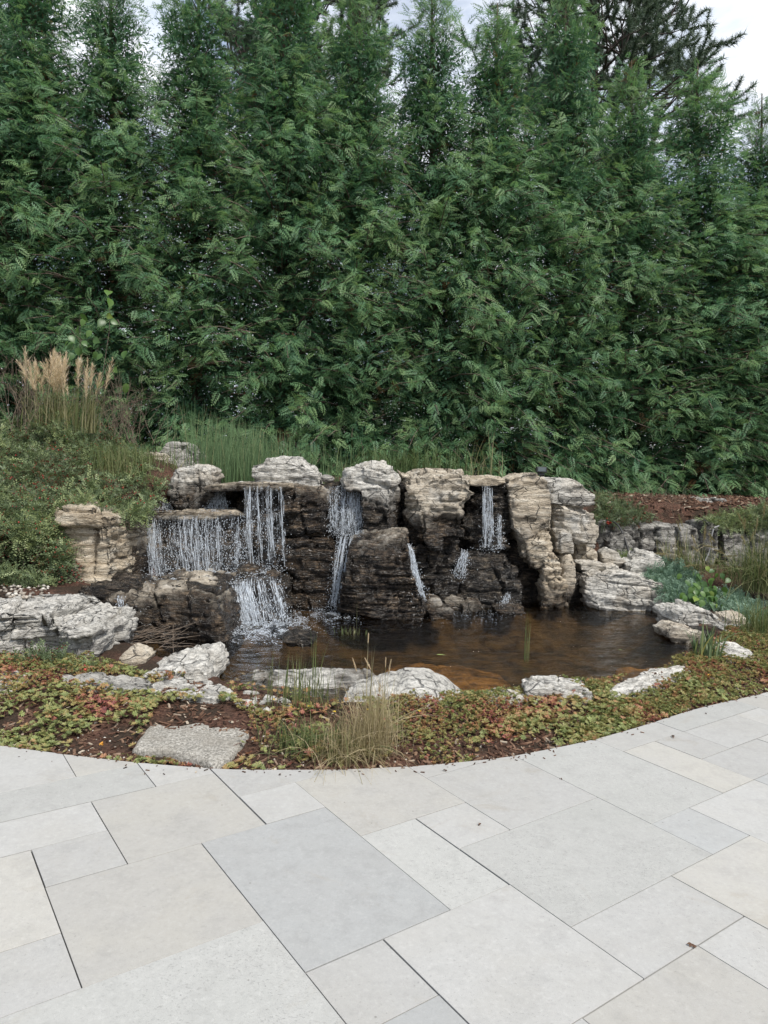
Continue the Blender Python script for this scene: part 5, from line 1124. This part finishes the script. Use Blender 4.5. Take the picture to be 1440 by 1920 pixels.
grass_tuft('grass_tuft', foot(800, 885, 9.6), 'dark green grass behind the tall square-topped block', 'grass', 160, (.2, .45), .45, (.002, .004), (.2, .1), (.3, .15), 'grass', 54)
grass_tuft('grass_tuft', foot(300, 905, 9.25), 'short green grass at the top of the small upper cascade', 'grass', 420, (.1, .32), .5, (.002, .004), (.35, .15), (.2, .12), 'grass', 55)
grass_tuft('grass_tuft', foot(255, 880, 9.1), 'green grass mixed with cotoneaster left of the cream lumpy stone', 'grass', 420, (.12, .42), .5, (.002, .004), (.38, .15), (.25, .15), 'grass', 56)
def reeds():
    rng = np.random.default_rng(71); n = 1300; px = np.concatenate([rng.normal(460, 55, 900), rng.uniform(350, 740, 400)]); Y = rng.uniform(9.3, 10.6, n)
    b = np.array([gfoot(a, y) for a, y in zip(px, Y)]); L = rng.uniform(.35, .85, n)*np.interp(px, [350, 420, 560, 740], [1.15, 1.1, .85, .6])
    a = rng.random(n)*2*np.pi; le = np.abs(rng.normal(size=n))*.12; d = np.stack([np.cos(a), np.sin(a), 0*a], -1); t = np.linspace(0, 1, 6)[None, :, None]
    P = b[:, None]+np.array([0, 0, 1.])*L[:, None, None]*t+d[:, None]*(L*le)[:, None, None]*t**1.6
    mb = MB(); tubes(mb, P, rng.uniform(.002, .0042, n)[:, None]*np.array([1, 1, .9, .8, .6, .2]), 3, np.clip(rng.normal(.45, .22, n), 0, 1))
    tag(obj('horsetail_reeds', mb.mesh('horsetail_reeds', True), M['reed']), 'dense upright green horsetail reeds behind the white layered boulder', 'reeds', kind='stuff')
reeds()
# bare twigs
def twig_bush(name, base, n, h, spread, label, seed, wid=.004):
    rng = np.random.default_rng(seed+500); mb = MB(); base = np.asarray(base, float); K = 7; t = np.linspace(0, 1, K)
    b = base+np.concatenate([rng.normal(size=(n, 2))*spread*.3, np.zeros((n, 1))], 1); d = unit(np.stack([rng.normal(size=n)*.35, rng.normal(size=n)*.25, np.ones(n)], -1)); L = rng.uniform(*h, n)
    P = b[:, None]+d[:, None]*(L[:, None]*t)[..., None]+np.cumsum(rng.normal(size=(n, K, 3))*.018, 1)
    tubes(mb, P, np.broadcast_to(np.linspace(wid, wid*.3, K), (n, K)), 4)
    for lv in range(2):
        m = n*3; i = rng.integers(n, size=m); k = rng.integers(2, K-1, size=m); s = P[i, k]; dd = unit(d[i]+rng.normal(size=(m, 3))*.6); l2 = rng.uniform(.1, .3, m); t2 = np.linspace(0, 1, 5)
        P2 = s[:, None]+dd[:, None]*(l2[:, None]*t2)[..., None]+np.cumsum(rng.normal(size=(m, 5, 3))*.01, 1); tubes(mb, P2, np.broadcast_to(np.linspace(wid*.5, wid*.2, 5), (m, 5)), 3)
    o = obj(name, mb.mesh(name, True, base), M['twig'], loc=base); return tag(o, label, 'shrub')
twig_bush('bare_bush', foot(55, 815, 10.0), 60, (.7, 1.3), 1.3, 'bare grey twiggy bush behind the feather reed grass', 1)
twig_bush('bare_bush', foot(222, 830, 10.0), 50, (.5, 1.1), .7, 'bare twigs under the hedge right of the feather reed grass', 2)
twig_bush('bare_bush', foot(1240, 965, 11.2), 40, (.15, .35), .9, 'reddish dry twigs on the mulch bank', 3, .003)
def stick_pile():
    rng = np.random.default_rng(81); mb = MB(); n = 46; b = np.array([atz(a, c, .03) for a, c in zip(rng.uniform(245, 330, n), rng.uniform(1180, 1215, n))]); a = rng.normal(0, .9, n)
    d = unit(np.stack([np.cos(a), .3*rng.normal(size=n), .25*rng.random(n)+.15*(rng.random(n) < .3)], -1)); L = rng.uniform(.08, .38, n); t = np.linspace(-.3, .7, 5)
    P = b[:, None]+d[:, None]*(L[:, None]*t)[..., None]+np.cumsum(rng.normal(size=(n, 5, 3))*.008, 1); P[..., 2] = np.maximum(P[..., 2], -.05)
    tubes(mb, P, np.broadcast_to(np.linspace(.003, .0015, 5), (n, 5)), 4); o = P.mean((0, 1)); tag(obj('stick_pile', mb.mesh('stick_pile', True, o), M['twig'], loc=o), 'heap of dry sticks under the overhanging ledge rock', 'sticks', kind='stuff')
stick_pile()

# ------------------------------------------------------------------ broad leaves
def broad_leaf_mesh():
    V, Q = [], []; n = 7
    for i in range(n):
        s = i/(n-1); w = .42*math.sin(min(1, s*1.05+.08)*math.pi)**.7*(1-.35*s); z = -.25*s*s
        V += [(s, -w, z+.10*w*2), (s, 0, z), (s, w, z+.10*w*2)]
    for i in range(n-1):
        a = i*3; Q += [(a, a+3, a+4, a+1), (a+1, a+4, a+5, a+2)]
    return np.array(V, float), np.array(Q)
BLV, BLQ = broad_leaf_mesh()
LEAFM = [mesh_np('leaf', BLV, BLQ, {'tint': np.full(len(BLV), t)}, True) for t in (.25, .45, .65, .95)]
def leafy(name, spots, label, cat, size, seed, base, stem_pts=None, face=(0, -.7, .5), young=.15):
    rng = np.random.default_rng(seed+600); root = empty(name, base); tag(root, label, cat)
    if stem_pts is not None:
        for sp in stem_pts:
            mb = MB(); tubes(mb, np.array(sp, float)[None], np.linspace(.006, .002, len(sp))[None], 5); obj('stem', mb.mesh('stem', True, base), M['bark'], root)
    for p in spots:
        Z = unit(np.array(face)+rng.normal(size=3)*.35); X = unit(np.array([rng.normal()*.5, -.3, -.75])+rng.normal(size=3)*.3); Y = unit(np.cross(Z, X)); Z = np.cross(X, Y); s = rng.uniform(*size)
        o = obj('leaf', LEAFM[3 if rng.random() < young else rng.integers(3)], M['bigleaf'], root); p = np.asarray(p)-np.asarray(base)
        o.matrix_local = Matrix(((X[0]*s, Y[0]*s, Z[0]*s, p[0]), (X[1]*s, Y[1]*s, Z[1]*s, p[1]), (X[2]*s, Y[2]*s, Z[2]*s, p[2]), (0, 0, 0, 1)))
    return root
VY = 9.95
vp = [(204, 545), (206, 560), (210, 575), (200, 590), (208, 602), (196, 600), (150, 590), (158, 598), (146, 612), (155, 640), (170, 620), (176, 636), (172, 650), (130, 630), (138, 642), (144, 652), (136, 662), (146, 672), (140, 680), (182, 660), (192, 664), (235, 658), (128, 640), (145, 690), (122, 668), (205, 700), (214, 690), (190, 715), (240, 720)]
leafy('leafy_vine', [at(a, b, VY+.1*math.sin(a)) for a, b in vp], 'vine with broad heart-shaped leaves climbing the hedge above the reed grass', 'vine', (.10, .16), 1, at(160, 815, VY), [[at(160, 815, VY), at(165, 740, VY), at(150, 660, VY), at(150, 590, VY)], [at(160, 815, VY), at(190, 720, VY), at(205, 620, VY), at(206, 540, VY)]], young=.08)
bp = np.random.default_rng(12); sp = [(a, b) for a, b in zip(bp.normal(1314, 24, 60), bp.normal(1106, 20, 60))]
leafy('broad_leaved_plant', [at(a, b, 8.3+.008*(1110-b)) for a, b in sp], 'broad-leaved bright green plant between the blue-green shrubs', 'plant', (.07, .11), 2, at(1312, 1150, 8.3), face=(0, -.5, .8), young=.06)

# ------------------------------------------------------------------ small things
def bevel_box(mb, c, s, b=.006):
    c, s = np.asarray(c, float), np.asarray(s, float)/2; V = []
    for z in (-1, 1):
        for i, (x, y) in enumerate(((-1, -1), (1, -1), (1, 1), (-1, 1))):
            V += [c+np.array([x*(s[0]-b), y*(s[1]-b), z*s[2]]), c+np.array([x*s[0], y*s[1], z*(s[2]-b)])]
    V = np.array(V); lo_t = [0, 2, 4, 6]; lo_s = [1, 3, 5, 7]; hi_t = [8, 10, 12, 14]; hi_s = [9, 11, 13, 15]
    Q = [lo_t[::-1], hi_t]
    for i in range(4):
        j = (i+1) % 4; Q += [(lo_s[i], lo_s[j], hi_s[j], hi_s[i]), (lo_t[i], lo_t[j], lo_s[j], lo_s[i]), (hi_s[i], hi_s[j], hi_t[j], hi_t[i])]
    mb.add(V, Q)
fp = at(1014, 893, 9.35); root = empty('flood_light', fp); tag(root, 'small black flood light on the end of the fall in front of the hedge', 'lamp')
mb = MB(); bevel_box(mb, (0, 0, .085), (.13, .09, .075)); h_ = obj('housing', mb.mesh('housing'), M['black_metal'], root)
for k in range(4):
    mb = MB(); bevel_box(mb, (-.045+.03*k, .05, .085), (.008, .03, .065), .002); obj('cooling_fin', mb.mesh('cooling_fin'), M['black_metal'], h_)
mb = MB(); bevel_box(mb, (0, -.047, .088), (.10, .008, .05), .002); obj('glass', mb.mesh('glass'), M['lens'], h_)
mb = MB(); bevel_box(mb, (0, 0, .028), (.09, .05, .03)); obj('bracket', mb.mesh('bracket'), M['black_metal'], root)
mb = MB(); tubes(mb, np.array([[(0, 0, -.15), (0, 0, -.05), (0, 0, .02)]]), np.full((1, 3), .012), 8); obj('post', mb.mesh('post', True), M['black_metal'], root)
def cable(name, pts, r, label, mat):
    P = np.array([at(*p) for p in pts]); d = np.linspace(0, 1, len(P)); t = np.linspace(0, 1, 24)
    Q = np.stack([np.interp(t, d, P[:, k]) for k in range(3)], -1)
    for _ in range(3): Q[1:-1] = (Q[:-2]+2*Q[1:-1]+Q[2:])/4
    mb = MB(); tubes(mb, Q[None], np.full((1, 24), r), 7); o = Q[-1]; tag(obj(name, mb.mesh(name, True, o), M[mat], loc=o), label, 'hose')
cable('hose', [(1150, 978, 10.25), (1160, 985, 10.15), (1170, 1005, 10.05), (1176, 1025, 9.98), (1180, 1042, 9.95)], .012, 'black hose hanging down the low wall near the fall', 'cable')
cable('hose', [(1348, 986, 10.15), (1338, 990, 10.1), (1333, 1010, 10.08), (1330, 1035, 10.08), (1322, 1052, 10.05)], .011, 'grey cable looping over the low wall by the lichen stone', 'grey_cable')
def crumpled(name, p, s, label, mat, seed, cat='leaf', group=None):
    rng = np.random.default_rng(seed); mb = MB()
    for k in range(5):
        Z = unit(np.array([0, 0, 1.])+rng.normal(size=3)*.6); X = unit(np.cross(rng.normal(size=3), Z)); Y = np.cross(Z, X); o = rng.normal(size=3)*.3*np.array([1, 1, .2])
        V = (BLV*np.array([1, .8, 1.6])-np.array([.4, 0, -.15])); mb.add((V[:, :1]*X+V[:, 1:2]*Y+V[:, 2:3]*Z+o)*s, BLQ)
    me = mb.mesh(name, True); o = obj(name, me, M[mat], loc=np.asarray(p)+np.array([0, 0, s*.35])); tag(o, label, cat, group)
for i, (px, py, s, lab, mt) in enumerate([(900, 1547, .013, 'dark curled dry leaf on the small paver in the middle of the patio', 'dead_leaf'), (1298, 1776, .016, 'dark dry leaf clump on the paver joint at the right', 'dead_leaf'), (1262, 1382, .018, 'dry leaf scrap on the paver joint near the sedum at the right', 'dead_leaf'), (835, 1446, .014, 'small dry leaf scrap at the patio edge by the mulch', 'dead_leaf'), (1052, 1461, .008, 'tiny dry scrap on the long paver joint', 'dead_leaf'), (272, 1452, .008, 'tiny dry scrap on the short paver joint at the left', 'dead_leaf'), (525, 1453, .012, 'flat dry leaf on the paver below the grass', 'dead_leaf')]):
    crumpled('fallen_leaf', atz(px, py, .001), s, lab, mt, 900+i, group='dry leaves on the patio')
for i, (px, py, z, lab, mt) in enumerate([(190, 1398, .02, 'yellow-orange fallen leaf in the mulch by the left pavers', 'orange'), (1330, 1268, .1, 'orange fallen leaf on the sedum at the right', 'orange'), (1140, 983, 1.0, 'red leaves hanging over the low wall', 'red_leaf'), (160, 1258, .08, 'red leaf patch at the foot of the big white boulder', 'red_leaf')]):
    p = atz(px, py, z) if i != 2 else at(px, py, 10.2)
    crumpled('bright_leaf', p, .022 if i != 2 else .06, lab, mt, 950+i)
for i, (px, py, lab) in enumerate([(819, 1227, 'narrow green leaf floating on the pond'), (1160, 1218, 'tiny yellow leaf floating on the pond at the right')]):
    p = atz(px, py, WATER_Z+.008); V = BLV*np.array([.085, .035, .01])*(1 if i == 0 else .5); tag(obj('floating_leaf', mesh_np('floating_leaf', V, BLQ, smooth=True), M['float_leaf'], loc=p), lab, 'leaf')
# yellow flowers
def flower(px, py, z, label, seed):
    p = atz(px, py, z); root = empty('yellow_flower', (p[0], p[1], z-.05)); tag(root, label, 'flower')
    mb = MB(); tubes(mb, np.array([[(0, 0, 0), (0, 0, .03), (.003, 0, .05)]]), np.full((1, 3), .0015), 5); obj('stem', mb.mesh('stem'), M['grass'], root)
    rng = np.random.default_rng(seed)
    for k in range(7):
        a = k/7*2*np.pi; V = BLV*np.array([.013, .012, .006]); c_, s_ = math.cos(a), math.sin(a); V = np.stack([V[:, 0]*c_-V[:, 1]*s_, V[:, 0]*s_+V[:, 1]*c_, V[:, 2]+.052], -1); obj('petal', mesh_np('petal', V, BLQ, smooth=True), M['yellow'], root)
for i, (px, py, lab) in enumerate([(513, 1311, 'yellow flower highest of those by the cracked shore stone'), (545, 1326, 'yellow flower right of the highest one by the shore stone'), (580, 1324, 'yellow flower in the green grass tuft'), (627, 1334, 'orange-yellow flower next to the dry tuft'), (787, 1333, 'yellow flower in front of the smooth boulder'), (690, 1330, 'yellow flower at the left foot of the smooth boulder')]):
    flower(px, py, .10, lab, i)
